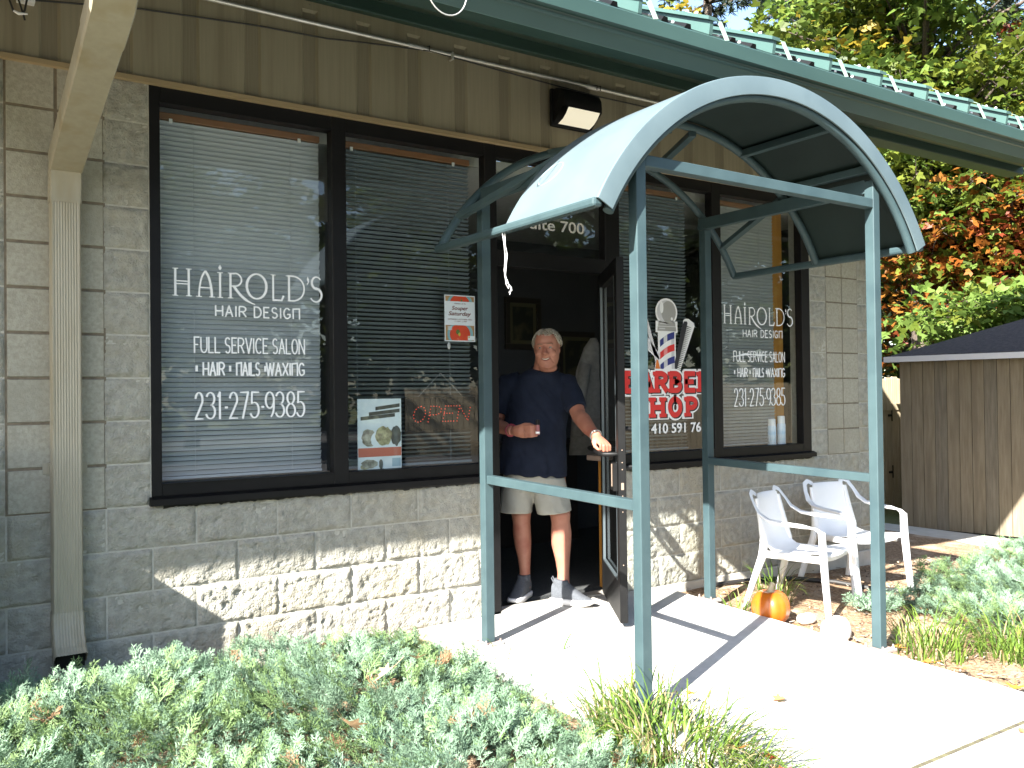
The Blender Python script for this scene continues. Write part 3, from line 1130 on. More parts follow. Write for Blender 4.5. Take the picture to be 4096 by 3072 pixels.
def blind(label, x0, x1, z0, z1, tilt, y=.115, m=SLAT, cords=(.2, .8), sp=.0246, header=True):
    t = empty('window_blind', ((x0 + x1) / 2, y, z1), 0, label, 'blind', 'blinds in the shop windows')
    hw = (x1 - x0) / 2
    mb = MB()
    n = int((z1 - z0 - .05) / sp)
    for i in range(n):
        z = -.05 - i * sp
        ti = R(tilt + random.uniform(-2.5, 2.5))
        c, s_ = math.cos(ti), math.sin(ti)
        pr = [(-.0125, 0), (-.006, .0016), (0, .0022), (.006, .0016), (.0125, 0)]
        row = []
        for a, b in pr:
            row.append((a * c - b * s_, a * s_ + b * c))
        dx = random.uniform(-.002, .002)
        vs = [(-hw + dx, a, z + b) for a, b in row] + [(hw + dx, a, z + b) for a, b in row]
        mb.add(vs, [(k, k + 1, k + 6, k + 5) for k in range(4)])
    s = mb.build('slats', m, t, 'all')
    mb = MB()
    if header:
        mb.bbox(-hw, hw, -.02, .02, -.035, 0, .003)
        mb.build('headrail', BROWN, t)
        mb = MB()
        for f in (.07, .86):
            mb.bbox(-hw + 2 * hw * f - .008, -hw + 2 * hw * f + .008, -.026, -.018, -.052, -.030, .001)
        mb.build('bracket', WHITEV, t)
    mb = MB()
    for f in cords:
        mb.tube([(-hw + 2 * hw * f, -.0145, -.03), (-hw + 2 * hw * f, -.0145, -(z1 - z0) + .02)], .0012, 5)
    mb.bbox(-hw, hw, -.012, .012, -(z1 - z0), -(z1 - z0) + .014, .003)
    mb.build('cord', m, t)
    return t


blind('light grey blind almost fully closed behind the left window with the shop name', .262, 1.098, .92, 2.745, -63)
blind('half open dark looking blind behind the soup flyer and film poster', 1.225, 2.05, .92, 2.745, -30, m=SLATD, cords=(.1, .82))
blind('half open blind behind the red barber lettering', 3.15, 3.86, .92, 2.745, -32, m=SLATD, cords=(.5, .9))
blind('closed grey blind in the window with the scratched out line', 4.11, 4.80, .92, 2.745, -63, m=SLATG, cords=(.25, .75))
mb = MB()
mb.bbox(4.84, 4.965, .16, .20, .906, 2.73, .003)
tag(mb.build('wooden_board', OCHRE), 'orange brown upright wooden board inside the far right window', 'board')
mb = MB()
mb.bbox(3.085, 3.15, .10, .18, .019, .87, .004)
tag(mb.build('wooden_post', OCHRE), 'short ochre wooden post just inside the open door', 'post')


def picture(label, x0, x1, z0, z1):
    t = empty('framed_picture', ((x0 + x1) / 2, 2.298, (z0 + z1) / 2), 0, label, 'picture', 'pictures on the back wall of the shop')
    a, b = (x1 - x0) / 2, (z1 - z0) / 2
    mb = MB()
    for q in ((-a, a, -.03, 0, b - .05, b), (-a, a, -.03, 0, -b, -b + .05), (-a, -a + .05, -.03, 0, -b + .05, b - .05), (a - .05, a, -.03, 0, -b + .05, b - .05)):
        mb.bbox(*q, .004)
    mb.build('frame', mat('dark_frame', (.03, .025, .02), .5), t)
    mb = MB()
    mb.box(-a + .05, a - .05, -.012, -.002, -b + .05, b - .05, 0)
    mb.box(-a + .085, a - .085, -.014, -.013, -b + .085, b - .085, 1)
    mb.build('print', [mat('olive_mat', (.10, .095, .05), .7), mat('dark_print', (.02, .022, .016), .6, c2=(.16, .14, .07), scale=6, lo=.5, hi=.8)], t)


picture('dark framed picture hanging left of the man and above his head', 3.72, 4.12, 1.74, 2.22)
picture('dark framed picture with olive border right of the man and lower', 4.32, 4.76, 1.25, 1.92)
# coat hanging inside right of the door
t = empty('hanging_coat', (3.62, .95, 1.0), 0, 'grey coat hanging in the dark shop behind the open door', 'coat')
mb = MB()
mb.loft([((0, 0, -.15), (.19, 0, 0), (0, .07, 0)), ((.01, 0, .2), (.16, 0, 0), (0, .07, 0)), ((.02, 0, .5), (.13, 0, 0), (0, .06, 0)), ((.05, 0, .68), (.08, 0, 0), (0, .05, 0)), ((.06, 0, .76), (.025, 0, 0), (0, .02, 0))], 20)
mb.build('coat_body', mat('grey_wool', (.20, .19, .175), .95, c2=(.25, .24, .22), scale=30), t, 'all')
mb = MB()
mb.tube([(-.06, -.05, .55), (-.13, -.06, .3), (-.17, -.07, .0)], [.05, .055, .045], 10)
mb.build('sleeve', MATS['grey_wool'], t, 'all')
# dark sideboard deep in the shop
t = empty('sideboard', (3.3, 2.05, .018), 0, 'dark sideboard against the back wall of the shop', 'sideboard')
mb = MB()
mb.bbox(-.7, .9, -.2, .2, 0, .86, .006)
mb.build('cabinet', mat('dark_wood', (.025, .02, .016), .5), t)
mb = MB()
mb.bbox(-.72, .92, -.22, .22, .861, .89, .004)
mb.build('top', MATS['dark_wood'], t)

# ---- things in and on the windows
t = empty('soup_flyer', (0, 0, 0), 0, 'paper flyer with red soup bowls taped inside the glass left of the door', 'flyer')
fx0, fx1, fz0, fz1 = 1.846, 2.055, 1.642, 1.917
mb = MB()
mb.box(fx0, fx1, .060, .0612, fz0, fz1, 0)


def fl_(pts, mi, k):
    mb.add([(a, .0598 - k * .0004, b) for a, b in pts], [tuple(range(len(pts)))], mi)


def clipc(cx, cz, rx, rz, za, zb, n=40):
    out = []
    for i in range(n):
        a = 2 * math.pi * i / n
        out.append((min(fx1 - .006, max(fx0 + .006, cx + rx * math.cos(a))), min(zb, max(za, cz + rz * math.sin(a)))))
    return out


mb_ = mb
fl_([(fx0 + .006, 1.88), (fx1 - .006, 1.88), (fx1 - .006, fz1 - .006), (fx0 + .006, fz1 - .006)], 1, 1)
fl_([(fx0 + .006, fz0 + .006), (fx1 - .006, fz0 + .006), (fx1 - .006, 1.738), (fx0 + .006, 1.738)], 1, 1)
for za, zb, cz in ((1.88, fz1 - .006, 1.86), (fz0 + .006, 1.738, 1.685)):
    fl_(clipc(1.952, cz, .088, .078, za, zb), 2, 2)
    fl_(clipc(1.950, cz, .070, .062, za, zb), 3, 3)
fl_(clipc(1.935, 1.698, .014, .016, fz0, 1.738, 9), 4, 4)
fl_(clipc(1.945, 1.684, .008, .012, fz0, 1.738, 7), 5, 5)
fl_(clipc(1.962, 1.886, .006, .01, 1.88, 1.91, 7), 4, 4)
fl_([(2.003, 1.652), (2.047, 1.652), (2.047, 1.676), (2.003, 1.676)], 0, 4)
fl_([(2.006, 1.664), (2.016, 1.664), (2.016, 1.674), (2.006, 1.674)], 5, 5)
for i in range(4):
    fl_([(1.866, 1.727 - i * .006), (1.895, 1.727 - i * .006), (1.895, 1.730 - i * .006), (1.866, 1.730 - i * .006)], 0, 5)
text_mb(mb, 'Souper', 1.895, 1.829, .024, .112, .0585, shear=.25, mi=6, thick=.0006, bold=.01)
text_mb(mb, 'Saturday', 1.872, 1.796, .024, .155, .0585, shear=.25, mi=6, thick=.0006, bold=.01)
text_mb(mb, 'FRIENDS OF IPL', 1.912, 1.864, .006, .08, .0585, mi=6, thick=.0006)
text_mb(mb, 'SATURDAY, OCTOBER 18TH', 1.868, 1.770, .0072, .165, .0585, mi=6, thick=.0006)
text_mb(mb, '11 AM - 2 PM', 1.915, 1.758, .0072, .08, .0585, mi=6, thick=.0006)
mb.build('paper', [mat('flyer_paper', (.74, .76, .80), .6), mat('flyer_wood', (.42, .24, .11), .6), mat('flyer_bowl', (.22, .40, .44), .5), mat('flyer_soup', (.62, .06, .02), .5), mat('flyer_green', (.10, .16, .04), .6), mat('flyer_yellow', (.55, .42, .06), .6), mat('flyer_ink', (.18, .03, .02), .6)], t, recalc=False)
# film poster: plain generic stand-in of the same size and colours
mb = MB()
px0, px1, pz0, pz1 = 1.292, 1.560, .908, 1.308
mb.box(px0, px1, .0665, .070, pz0, pz1, 0)


def pp(pts, mi, k):
    mb.add([(a, .066 - k * .0004, b) for a, b in pts], [tuple(range(len(pts)))], mi)


pp([(px0 + .002, .984), (px1 - .002, .984), (px1 - .002, 1.034), (px0 + .002, 1.034)], 1, 1)
for cx, cz, rx, rz, mi in ((1.36, 1.09, .045, .05, 2), (1.45, 1.10, .05, .055, 3), (1.525, 1.10, .032, .055, 4), (1.36, .945, .05, .025, 2), (1.335, .93, .03, .015, 3), (1.43, .94, .012, .03, 4), (1.40, 1.08, .03, .04, 0)):
    b_ = [(cx + rx * math.cos(a) * (1 + .25 * noise.noise((cx * 30 + math.cos(a) * 2, cz * 30, math.sin(a) * 2))), cz + rz * math.sin(a) * (1 + .25 * noise.noise((cx * 31, math.cos(a) * 2, math.sin(a) * 2)))) for a in [2 * math.pi * i / 24 for i in range(24)]]
    pp([(min(px1 - .002, max(px0 + .002, a)), max(pz0 + .003, min(c, 1.033)) if cz < 1 else max(1.036, c)) for a, c in b_], mi, 2 + random.random() * 4)
for z, a, b in ((1.255, 1.40, 1.55), (1.225, 1.36, 1.55), (1.20, 1.31, 1.52)):
    pp([(a, z - .012), (b, z + .006), (b, z + .026), (a, z + .008)], 4, 1.5)
pp([(1.50, .925), (1.553, .925), (1.553, .972), (1.50, .972)], 5, 1.5)
tag(mb.build('film_poster', [mat('poster_pale', (.60, .68, .70), .5, c2=(.68, .75, .77), scale=9), mat('poster_red', (.46, .13, .08), .5), mat('poster_cream', (.40, .40, .31), .5, c2=(.14, .125, .09), scale=40), mat('poster_yellow', (.42, .41, .22), .5, c2=(.18, .16, .08), scale=40), mat('poster_dark', (.05, .05, .045), .5, c2=(.10, .10, .08), scale=30), mat('poster_blue', (.33, .45, .52), .5)], None, recalc=False),
    'pale film poster with a red band standing inside the window', 'poster')
# LED open sign
t = empty('open_sign', (1.83, .079, 1.215), 0, 'dark hanging sign with the word OPEN in red lamps', 'sign')
mb = MB()
mb.bbox(-.235, .235, 0, .02, -.10, .10, .004)
mb.build('panel', BLACKM, t)
mb = MB()
RED = emitmat('red_lamp', (1, .07, .035), .12)


def dots(pts, step=.0185):
    acc = 0
    prev = pts[0]
    out = [prev]
    for q in pts[1:]:
        d = math.hypot(q[0] - prev[0], q[1] - prev[1])
        while acc + d >= step:
            f = (step - acc) / d
            prev = (prev[0] + (q[0] - prev[0]) * f, prev[1] + (q[1] - prev[1]) * f)
            out.append(prev)
            d = math.hypot(q[0] - prev[0], q[1] - prev[1])
            acc = 0
        acc += d
        prev = q
    return out


for cx, c in ((-.148, 'O'), (-.045, 'P'), (.052, 'E'), (.148, 'N')):
    for s_ in GL[c][0]:
        for a, b in dots([(cx - .036 + p[0] * .075 + (p[1] - .5) * .02, -.045 + p[1] * .09) for p in s_]):
            mb.ell((a, -.002, b), (.0028, .002, .0028), 0, 8, 6)
mb.build('lamps', RED, t)
mb = MB()
mb.tube([(-.15, .01, .10), (0, .01, .24)], .0012, 5)
mb.tube([(.15, .01, .10), (0, .01, .24)], .0012, 5)
mb.build('chain', GALV, t)
for i, (cx, hh, lb) in enumerate(((4.745, .205, 'shorter'), (4.855, .225, 'taller'))):
    t = empty('spray_can', (cx, .10, .906), 0, lb + ' white and pale blue spray can on the ledge of the far right window', 'spray can', 'spray cans on the ledge')
    mb = MB()
    mb.loft([((0, 0, z), (r, 0, 0), (0, r, 0)) for z, r in ((0, .030), (.004, .033), (hh * .70, .033), (hh * .74, .030))], 20)
    mb.build('can', mat('pale_blue_can', (.42, .60, .78), .35, c2=(.75, .80, .85), scale=5, stretch=(1, 1, 3)), t, 40)
    mb = MB()
    mb.loft([((0, 0, z), (r, 0, 0), (0, r, 0)) for z, r in ((hh * .74, .029), (hh * .98, .028), (hh, .025))], 20)
    mb.build('cap', WHITEP, t, 40)
mb = MB()
mb.ell((1.866, .046, 1.614), (.011, .003, .021), 0, 14, 8)
tag(mb.build('suction_hook', mat('clear_plastic', (.32, .34, .34), .3)), 'small oval plastic disc on the glass under the soup flyer', 'hook')

# ================================================================== fixtures on the wall
# wall pack lamp
t = empty('wall_light', (2.735, -.012, 3.128), 0, 'black wedge shaped wall light with a bright lens above the shop windows', 'lamp')
mb = MB()
hw = .165
mb.bbox(-hw, hw, -.03, 0, -.125, .115, .012)
prof = [(-.03, .106), (-.085, .102), (-.125, .082), (-.147, .045), (-.152, .0), (-.150, -.028), (-.03, -.108)]
xsr = [(-hw + .012, .86), (-hw + .02, .97), (-hw + .05, 1.), (hw - .05, 1.), (hw - .02, .97), (hw - .012, .86)]
vs = []
for x_, k in xsr:
    vs += [(x_, -.03 + (a + .03) * k, b * (.9 + .1 * k)) for a, b in prof]
n = len(prof)
fs = []
for i in range(len(xsr) - 1):
    for j in range(n - 2):
        fs.append((i * n + j, (i + 1) * n + j, (i + 1) * n + j + 1, i * n + j + 1))
fs += [tuple(range(n)), tuple((len(xsr) - 1) * n + k for k in range(n))[::-1]]
mb.add(vs, fs)
mb.build('housing', BLACKM, t, 40)
mb = MB()
vs = []
for x_ in (-.118, -.04, .045, .13):
    for s_ in (0, .3, .6, 1):
        a = Vector((-.147, -.031)).lerp(Vector((-.036, -.107)), s_)
        o = .012 * math.sin(math.pi * s_)
        vs.append((x_, a.x - o * .5, a.y - o))
mb.add(vs, [(i * 4 + j, (i + 1) * 4 + j, (i + 1) * 4 + j + 1, i * 4 + j + 1) for i in range(3) for j in range(3)])
mb.build('lens', emitmat('lamp_lens', (.8, .74, .58), .10), t, 'all')
mb = MB()
pts = [(-9, -.035, 3.302)] + [(.2 + .4 * i, -.035, 3.302 + .004 * math.sin(i * 1.7)) for i in range(20)]
mb.tube([(-.8, -.035, 3.303), (1.6, -.035, 3.304), (2.6, -.035, 3.306), (5.8, -.035, 3.30)], .0115, 10)
c_ = empty('conduit', (0, 0, 0), 0, 'thin silver conduit pipe running along the tan siding', 'pipe')
o = mb.build('pipe', GALV, c_, 60)
mb = MB()
for x in (1.64, 2.92):
    mb.tube([(x - .06, -.035, 3.304), (x + .03, -.035, 3.304)], .0145, 10)
for x in (1.86, .3, 4.2):
    mb.bbox(x - .008, x + .008, -.05, -.01, 3.275, 3.318, .002)
mb.build('strap', GALV, c_)
mb = MB()
mb.tube([(-1., -.03, 3.04), (-.42, -.03, 3.098), (.16, -.03, 3.182), (.7, -.03, 3.225), (1.10, -.03, 3.24), (1.24, -.032, 3.256), (1.72, -.04, 3.298), (2.1, -.03, 3.285), (2.60, -.026, 3.269), (2.97, -.026, 3.259), (3.42, -.026, 3.261), (4.2, -.026, 3.25), (5.8, -.026, 3.28)], .0042, 6)
for x in (1.705, 2.93, 2.96):
    mb.tube([(x, -.052, 3.29), (x + .002, -.052, 3.32), (x + .004, -.02, 3.325)], .003, 5)
tag(mb.build('black_cable', CABLE), 'black cable sagging along under the conduit pipe', 'cable')
# small box with hanging wires, top left
t = empty('cable_box', (-.322, -.03, 3.14), 0, 'white plastic cable box with loose black wires at top left', 'cable box')
mb = MB()
mb.bbox(-.036, .036, -.03, .02, -.045, .12, .004)
mb.build('box', WHITEP, t)
mb = MB()
mb.tube([(-.075, -.03, .05), (-.07, -.03, -.04), (-.052, -.035, -.098), (-.045, -.035, -.11)], .0045, 7)
mb.tube([(-.075, -.03, .04), (-.03, -.035, -.05), (-.012, -.035, -.11), (-.006, -.035, -.135)], .0045, 7)
mb.tube([(.008, -.036, .08), (.006, -.04, -.02), (-.006, -.038, -.09), (-.014, -.035, -.108)], .0045, 7)
mb.build('wire', CABLE, t, 60)
mb = MB()
mb.tube([(-.05, -.038, -.104), (-.03, -.04, -.113), (.004, -.038, -.106)], [.005, .007, .004], 7)
mb.build('wire_end', WHITEV, t, 60)

# downspout
t = empty('downspout', (-.172, -.05, 0), 0, 'tan corrugated metal downspout with an angled upper pipe left of the windows', 'downspout')
hw = .0615


def pipe_ring(c, ax, ay, ribs=True):
    """closed ring of a rectangular pipe with pleated front"""
    P = []
    nf = 22
    for i in range(nf + 1):
        u = -1 + 2 * i / nf
        d = .0028 * (1 if (ribs and 2 < i < nf - 2 and i % 2) else 0)
        edge = .012 if abs(u) == 1 else 0
        P.append(c + ax * u - ay * (1 - d / ay.length) + ay * (edge / ay.length))
    P += [c + ax * 1. + ay * .9, c + ax * .9 + ay, c - ax * .9 + ay, c - ax * 1. + ay * .9]
    return P


def pipe(mb, cs, cap=True):
    rs = [pipe_ring(*c) for c in cs]
    n = len(rs[0])
    vs = [v for r in rs for v in r]
    fs = [(i * n + k, i * n + (k + 1) % n, (i + 1) * n + (k + 1) % n, (i + 1) * n + k) for i in range(len(rs) - 1) for k in range(n)]
    mb.add(vs, fs)


AX = Vector((hw, 0, 0))
AY = Vector((0, .042, 0))
mb = MB()
pipe(mb, [(Vector((0, 0, z)), AX, AY) for z in (.36, 2.22)])
mb.build('pipe', DOWN, t, 25)
mb = MB()
cs = []
for i in range(9):  # upper elbow, crimped
    f = i / 8
    k = 1.05 + (.035 if i % 2 else 0)
    cs.append((Vector((0, -.012 * f * f, 2.21 + .11 * f)), AX * k, AY * k, False))
cs.append((Vector((0, -.02, 2.36)), AX * 1.06, AY * 1.06, False))
cs.append((Vector((0, -.06, 2.405)), AX * 1.06, Vector((0, .022, .042)), False))
pipe(mb, cs)
mb.build('elbow', DOWN, t, 25)
d_ = Vector((0, -1.20, .265)).normalized()
nn = Vector((0, d_.z, -d_.y)) * .045
mb = MB()
pipe(mb, [(Vector((0, -.035, 2.385)), AX * 1.12, nn, False), (Vector((0, -1.06, 2.385 + 1.025 * .265 / 1.2)), AX * 1.12, nn, False)])
mb.build('pipe', DOWN, t, 25)
mb = MB()
pipe(mb, [(Vector((0, -1.05, 2.385 + 1.015 * .265 / 1.2)), AX * 1.16, nn * 1.06, False), (Vector((0, -1.25, 2.66)), AX * 1.16, nn * 1.06, False), (Vector((0, -1.34, 2.72)), AX * 1.16, Vector((0, .035, .035)), False), (Vector((0, -1.345, 2.90)), AX * 1.16, Vector((0, .042, 0)), False)])
mb.build('elbow', DOWN, t, 25)
mb = MB()
cs = []
for i in range(7):
    f = i / 6
    k = 1.04 + (.03 if (i % 2 and i < 6) else 0)
    cs.append((Vector((0, -.01 * f - .05 * f * f, .375 - .15 * f)), AX * k, AY * k + Vector((0, 0, -.012 * f)), True))
cs.append((Vector((0, -.115, .185)), AX * 1.06, Vector((0, .034, -.028)), True))
pipe(mb, cs)
mb.build('outlet', DOWN, t, 25)
mb = MB()
mb.bbox(-.058, .058, -.10, -.09, .145, .215, .001)  # black plate set in the mouth to stand for the shade inside
mb.build('outlet_shade', BLACKM, t)
mb = MB()
for s_ in (-1, 1):
    mb.bbox(s_ * (hw + .002) - .003, s_ * (hw + .002) + .003, -.02, .052, .99, 1.04, .001)
    mb.bbox(s_ * (hw + .016) - .014, s_ * (hw + .016) + .014, .038, .046, .99, 1.04, .001)
mb.build('pipe_bracket', DOWN, t)

# box added unseen, left of the view, to cast the diagonal wall shadow
t = empty('shadow_box', (-1.02, -.30, ground_z(-1, -.3)), 0, 'beige box added out of view to cast a shadow on the wall', 'shadow box')
mb = MB()
mb.bbox(.02, .38, -.26, .26, 0, 1.19, .012)
mb.build('cabinet', DOWN, t)
mb = MB()
for i in range(16):
    mb.bbox(.06, .34, -.268, -.259, .12 + i * .06, .15 + i * .06, .002)
mb.build('grille', BLACKM, t)

# ================================================================== entrance canopy
cp = empty('entrance_canopy', (2.65, -1.05, 0), 0, 'teal steel canopy with an arched sheet roof over the shop entrance', 'canopy')
CX, CZ, CR = 2.671, 1.498, 1.285
YF, YM, YB = -1.75, -1.075, -.415
OFF = Matrix.Translation((-2.65, 1.05, 0))
A0 = math.degrees(math.asin((2.105 - CZ) / CR))


def wz(y):
    return .01 + .028 * y


def post(x, y, ztop, lab):
    mb = MB()
    mb.bbox(x - .027, x + .027, y - .027, y + .027, wz(y) + .012, ztop, .004, 0, OFF, 2)
    p = mb.build('post', TEAL, cp)
    mb = MB()
    mb.bbox(x - .06, x + .058, y - .066, y + .062, wz(y) - .004, wz(y) + .011, .002, 0, OFF, 1)
    for a in (-1, 1):
        for b in (-1, 1):
            mb.loft([((x + a * .045, y + b * .05, wz(y) + z), (r, 0, 0), (0, r, 0)) for z, r in ((.011, .009), (.02, .009), (.021, .005), (.032, .005))], 6, 0)
            for i in range(24):
                k = len(mb.v) - 24 + i
                mb.v[k] = tuple(OFF @ Vector(mb.v[k]))
    mb.build('base_plate', RUST, p)


PX0, PX1, PYF, PYB = 1.822, 3.464, -1.666, -.456
post(PX0, PYF, 2.43, 0)
post(PX1, PYF, 2.425, 0)
post(PX0 - .026, PYB - .012, 2.36, 0)
post(PX1 + .01, PYB, 2.36, 0)


def part(name, fn, m=TEAL, smooth=False):
    mb = MB()
    fn(mb)
    mb.xf(OFF)
    return mb.build(name, m, cp, smooth)


part('rail', lambda b: b.beam((PX0 + .027, PYF, 2.31), (PX1 - .027, PYF, 2.302), .05, .05))
part('rail', lambda b: b.beam((PX0 - .02, PYB - .039, .872), (PX0, PYF + .027, .845), .045, .045))
part('rail', lambda b: b.beam((PX1, PYB - .027, .885), (PX1, PYF + .027, .86), .045, .045))
for x in (PX0, PX1):
    part('side_beam', lambda b: b.bbox(x - .022, x + .022, PYF + .027, PYB + .03, 2.362, 2.435, .004))


def arcpts(r, n=48, a0=None, a1=None):
    a0 = A0 if a0 is None else a0
    a1 = 180 - A0 if a1 is None else a1
    return [(CX + r * math.cos(R(a0 + (a1 - a0) * i / n)), CZ + r * math.sin(R(a0 + (a1 - a0) * i / n))) for i in range(n + 1)]


def strip(b, r0, r1, y0, y1, mi=0, n=48):
    o, i_ = arcpts(r1, n), arcpts(r0, n)
    vs = [(p[0], y0, p[1]) for p in o] + [(p[0], y1, p[1]) for p in o] + [(p[0], y1, p[1]) for p in i_] + [(p[0], y0, p[1]) for p in i_]
    m = n + 1
    fs = []
    for k in range(n):
        for q in range(4):
            a, c = q * m, ((q + 1) % 4) * m
            fs.append((a + k, a + k + 1, c + k + 1, c + k))
    fs += [(0, m, 2 * m, 3 * m), (n, m + n, 2 * m + n, 3 * m + n)]
    b.add(vs, fs, mi)


def sheet_(b):
    o, i_ = arcpts(CR, 64), arcpts(CR - .004, 64)
    m = 65
    y0, y1 = YF + .006, YM
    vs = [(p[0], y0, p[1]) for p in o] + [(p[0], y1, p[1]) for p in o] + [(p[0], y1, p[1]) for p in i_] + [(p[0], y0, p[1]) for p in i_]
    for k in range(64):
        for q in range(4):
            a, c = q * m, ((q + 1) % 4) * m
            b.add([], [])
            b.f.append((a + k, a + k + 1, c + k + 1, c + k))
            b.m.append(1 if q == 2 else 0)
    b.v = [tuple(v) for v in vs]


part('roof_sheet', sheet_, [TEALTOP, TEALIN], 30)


def front_band(b):
    n = 64
    prof = [(CR + .001, YF + .012), (CR + .003, YF + .004), (CR, YF - .004), (CR - .008, YF - .006), (CR - .082, YF - .006), (CR - .084, YF), (CR - .076, YF), (CR - .012, YF + .001), (CR - .005, YF + .005)]
    rows = [arcpts(r, n) for r, _ in prof]
    k = len(prof)
    vs = [(p[0], prof[j][1], p[1]) for j, row in enumerate(rows) for p in row]
    m = n + 1
    for j in range(k):
        j2 = (j + 1) % k
        b.f += [(j * m + i, j * m + i + 1, j2 * m + i + 1, j2 * m + i) for i in range(n)]
    b.f += [tuple(j * m for j in range(k)), tuple(j * m + n for j in range(k))]
    b.m = [0] * len(b.f)
    b.v = vs


part('front_band', front_band, mat('teal_band', (.074, .106, .116), .5, c2=(.088, .123, .133), scale=5, c3=(.064, .094, .104), s3=3), 30)
for yy, r in ((YF + .03, CR - .088), (YM + .005, CR - .028), (YB, CR - .0235)):
    part('arch', lambda b: b.tube([(p[0], yy, p[1]) for p in arcpts(r, 56)], .0225, 12), TEAL, 60)
for sx in (-1, 1):
    x = CX + sx * (CR * math.cos(R(A0)) - .012)
    part('eave_tube', lambda b: b.bbox(x - .024, x + .024, YF + .01, YB + .012, 2.072, 2.112, .012), TEAL)
for a in (52, 68, 112, 128):
    x, z = CX + (CR - .03) * math.cos(R(a)), CZ + (CR - .03) * math.sin(R(a))
    if a in (52, 128, 68, 112):
        part('purlin', lambda b: b.beam((x, YF + .05, z), (x, YM + .01, z), .04, .04))
for sx in (1, -1):
    part('brace', lambda b: b.beam((CX + sx * .08, YM, 2.715), (CX + sx * .40, YB, 2.70), .045, .03))
    part('brace', lambda b: b.beam((CX + sx * .82, YM, 2.46), (CX + sx * 1.0, YB, 2.27), .045, .03))
    x = PX1 if sx > 0 else PX0
    for yy in (YF + .04, YB):
        part('gusset', lambda b: b.beam((x, yy, 2.40), (CX + sx * (CR - .03) * math.cos(R(46)), yy, CZ + (CR - .06) * math.sin(R(46))), .03, .05))
# circle drawn on the sheet
mb = MB()
pts = []
for i in range(41):
    a = 2 * math.pi * i / 40
    yy = -1.222 + .072 * math.cos(a)
    an = R(139.4) + .058 * math.sin(a)
    pts.append((CX + (CR + .0005) * math.cos(an), yy, CZ + (CR + .0005) * math.sin(an)))
mb.tube(pts, .0022, 5, cap=False)
mb.xf(OFF)
mb.build('ring_mark', mat('grey_ink', (.20, .27, .29), .6), cp)
# string hanging from the eave
mb = MB()
P = [(1.548, -1.055, 2.075), (1.553, -1.05, 2.02), (1.564, -1.05, 1.975), (1.556, -1.052, 1.93), (1.552, -1.05, 1.88), (1.561, -1.05, 1.845), (1.583, -1.05, 1.826), (1.575, -1.05, 1.79)]
mb.tube(P, .0016, 5)
mb.tube([(1.535, -1.05, 2.09), (1.546, -1.052, 2.02), (1.552, -1.05, 1.96), (1.546, -1.05, 1.90), (1.556, -1.05, 1.835), (1.568, -1.05, 1.818), (1.572, -1.05, 1.83), (1.561, -1.05, 1.86)], .0016, 5)
mb.tube([(1.583, -1.05, 1.826), (1.588, -1.05, 1.81), (1.570, -1.05, 1.80)], .0014, 5)
tag(mb.build('string', WHITEV), 'white string hanging down from the canopy edge', 'string')
mb = MB()
mb.tube([(.995 + .09 * math.cos(R(a)), -1.51, 2.905 + .105 * math.sin(R(a))) for a in range(165, 376, 10)], .0028, 6)
tag(mb.build('hanging_wire', GALV), 'thin pale wire loop hanging from the gutter', 'wire')

# ================================================================== the man in the doorway
SKIN = mat('skin', (.285, .118, .078), .5, c2=(.33, .148, .10), scale=14, spec=.35, c3=(.26, .092, .062), s3=9, bump=.06, bscale=150)
LIP = mat('lips', (.235, .07, .055), .45)
HAIRM = mat('grey_hair', (.20, .175, .135), .65, c2=(.33, .30, .245), scale=60, stretch=(3, 1, 1))
NAVY = mat('navy_cotton', (.0062, .0092, .0195), .9, c2=(.0085, .0122, .0245), scale=20, bump=.2, bscale=500, spec=.2)
KHAKI = mat('stone_cotton', (.29, .28, .24), .9, c2=(.33, .32, .275), scale=12, bump=.15, bscale=400, spec=.2)
KNIT = mat('slate_knit', (.058, .064, .074), .9, c2=(.078, .085, .096), scale=120, bump=.3, bscale=300)
SOLE = mat('white_sole', (.72, .70, .68), .6)
mx = Vector((.8337, -.5521, 0))
man = empty('person', (2.58, .148, .012), math.atan2(mx.y, mx.x), 'man in a navy t-shirt and pale shorts holding the shop door open', 'person')
V3 = Vector


def limb(mb, pts, rads, n=18):
    mb.tube(pts, rads, n)


def finger(mb, a, b, c, d, r=.0085):
    mb.tube([a, b, c, d], [r * 1.05, r, r * .95, r * .72], 10)
    mb.ell(d, (r * .74, r * .74, r * .74), 0, 10, 8)


body = MB()
# trunk and neck (mostly under the shirt)
body.loft([(V3((-.03, .0, .78)), V3((.155, 0, 0)), V3((0, .11, 0))), (V3((-.03, 0, .95)), V3((.165, 0, 0)), V3((0, .125, 0))), (V3((-.01, 0, 1.15)), V3((.155, 0, 0)), V3((0, .115, 0))),
           (V3((.0, .0, 1.32)), V3((.165, 0, .01)), V3((0, .105, 0))), (V3((.012, -.005, 1.41)), V3((.12, 0, 0)), V3((0, .085, 0))), (V3((.03, -.02, 1.45)), V3((.075, 0, 0)), V3((0, .068, 0))),
           (V3((.043, -.045, 1.50)), V3((.0715, 0, 0)), V3((0, .070, 0))), (V3((.052, -.055, 1.57)), V3((.066, 0, 0)), V3((0, .066, 0)))], 28)
# head in its own frame: hx to viewer right, hy towards the viewer, hz up
yaw = R(11)
hxv = V3((math.cos(yaw), -math.sin(yaw) * -1 * -1, 0))
HX = V3((math.cos(yaw), -math.sin(yaw), 0))
HY = V3((-math.sin(yaw), -math.cos(yaw), 0))
HZ = V3((-.045, -.03, 1)).normalized()
HX = (HX - HZ * HX.dot(HZ)).normalized()
HY = HZ.cross(HX) * -1
if HY.y > 0:
    HY = -HY
HC = V3((.054, -.082, 1.604))
TH = Matrix((HX, HY, HZ)).transposed().to_4x4()
TH.translation = HC


def hp(x, y, z):
    return TH @ V3((x, y, z))


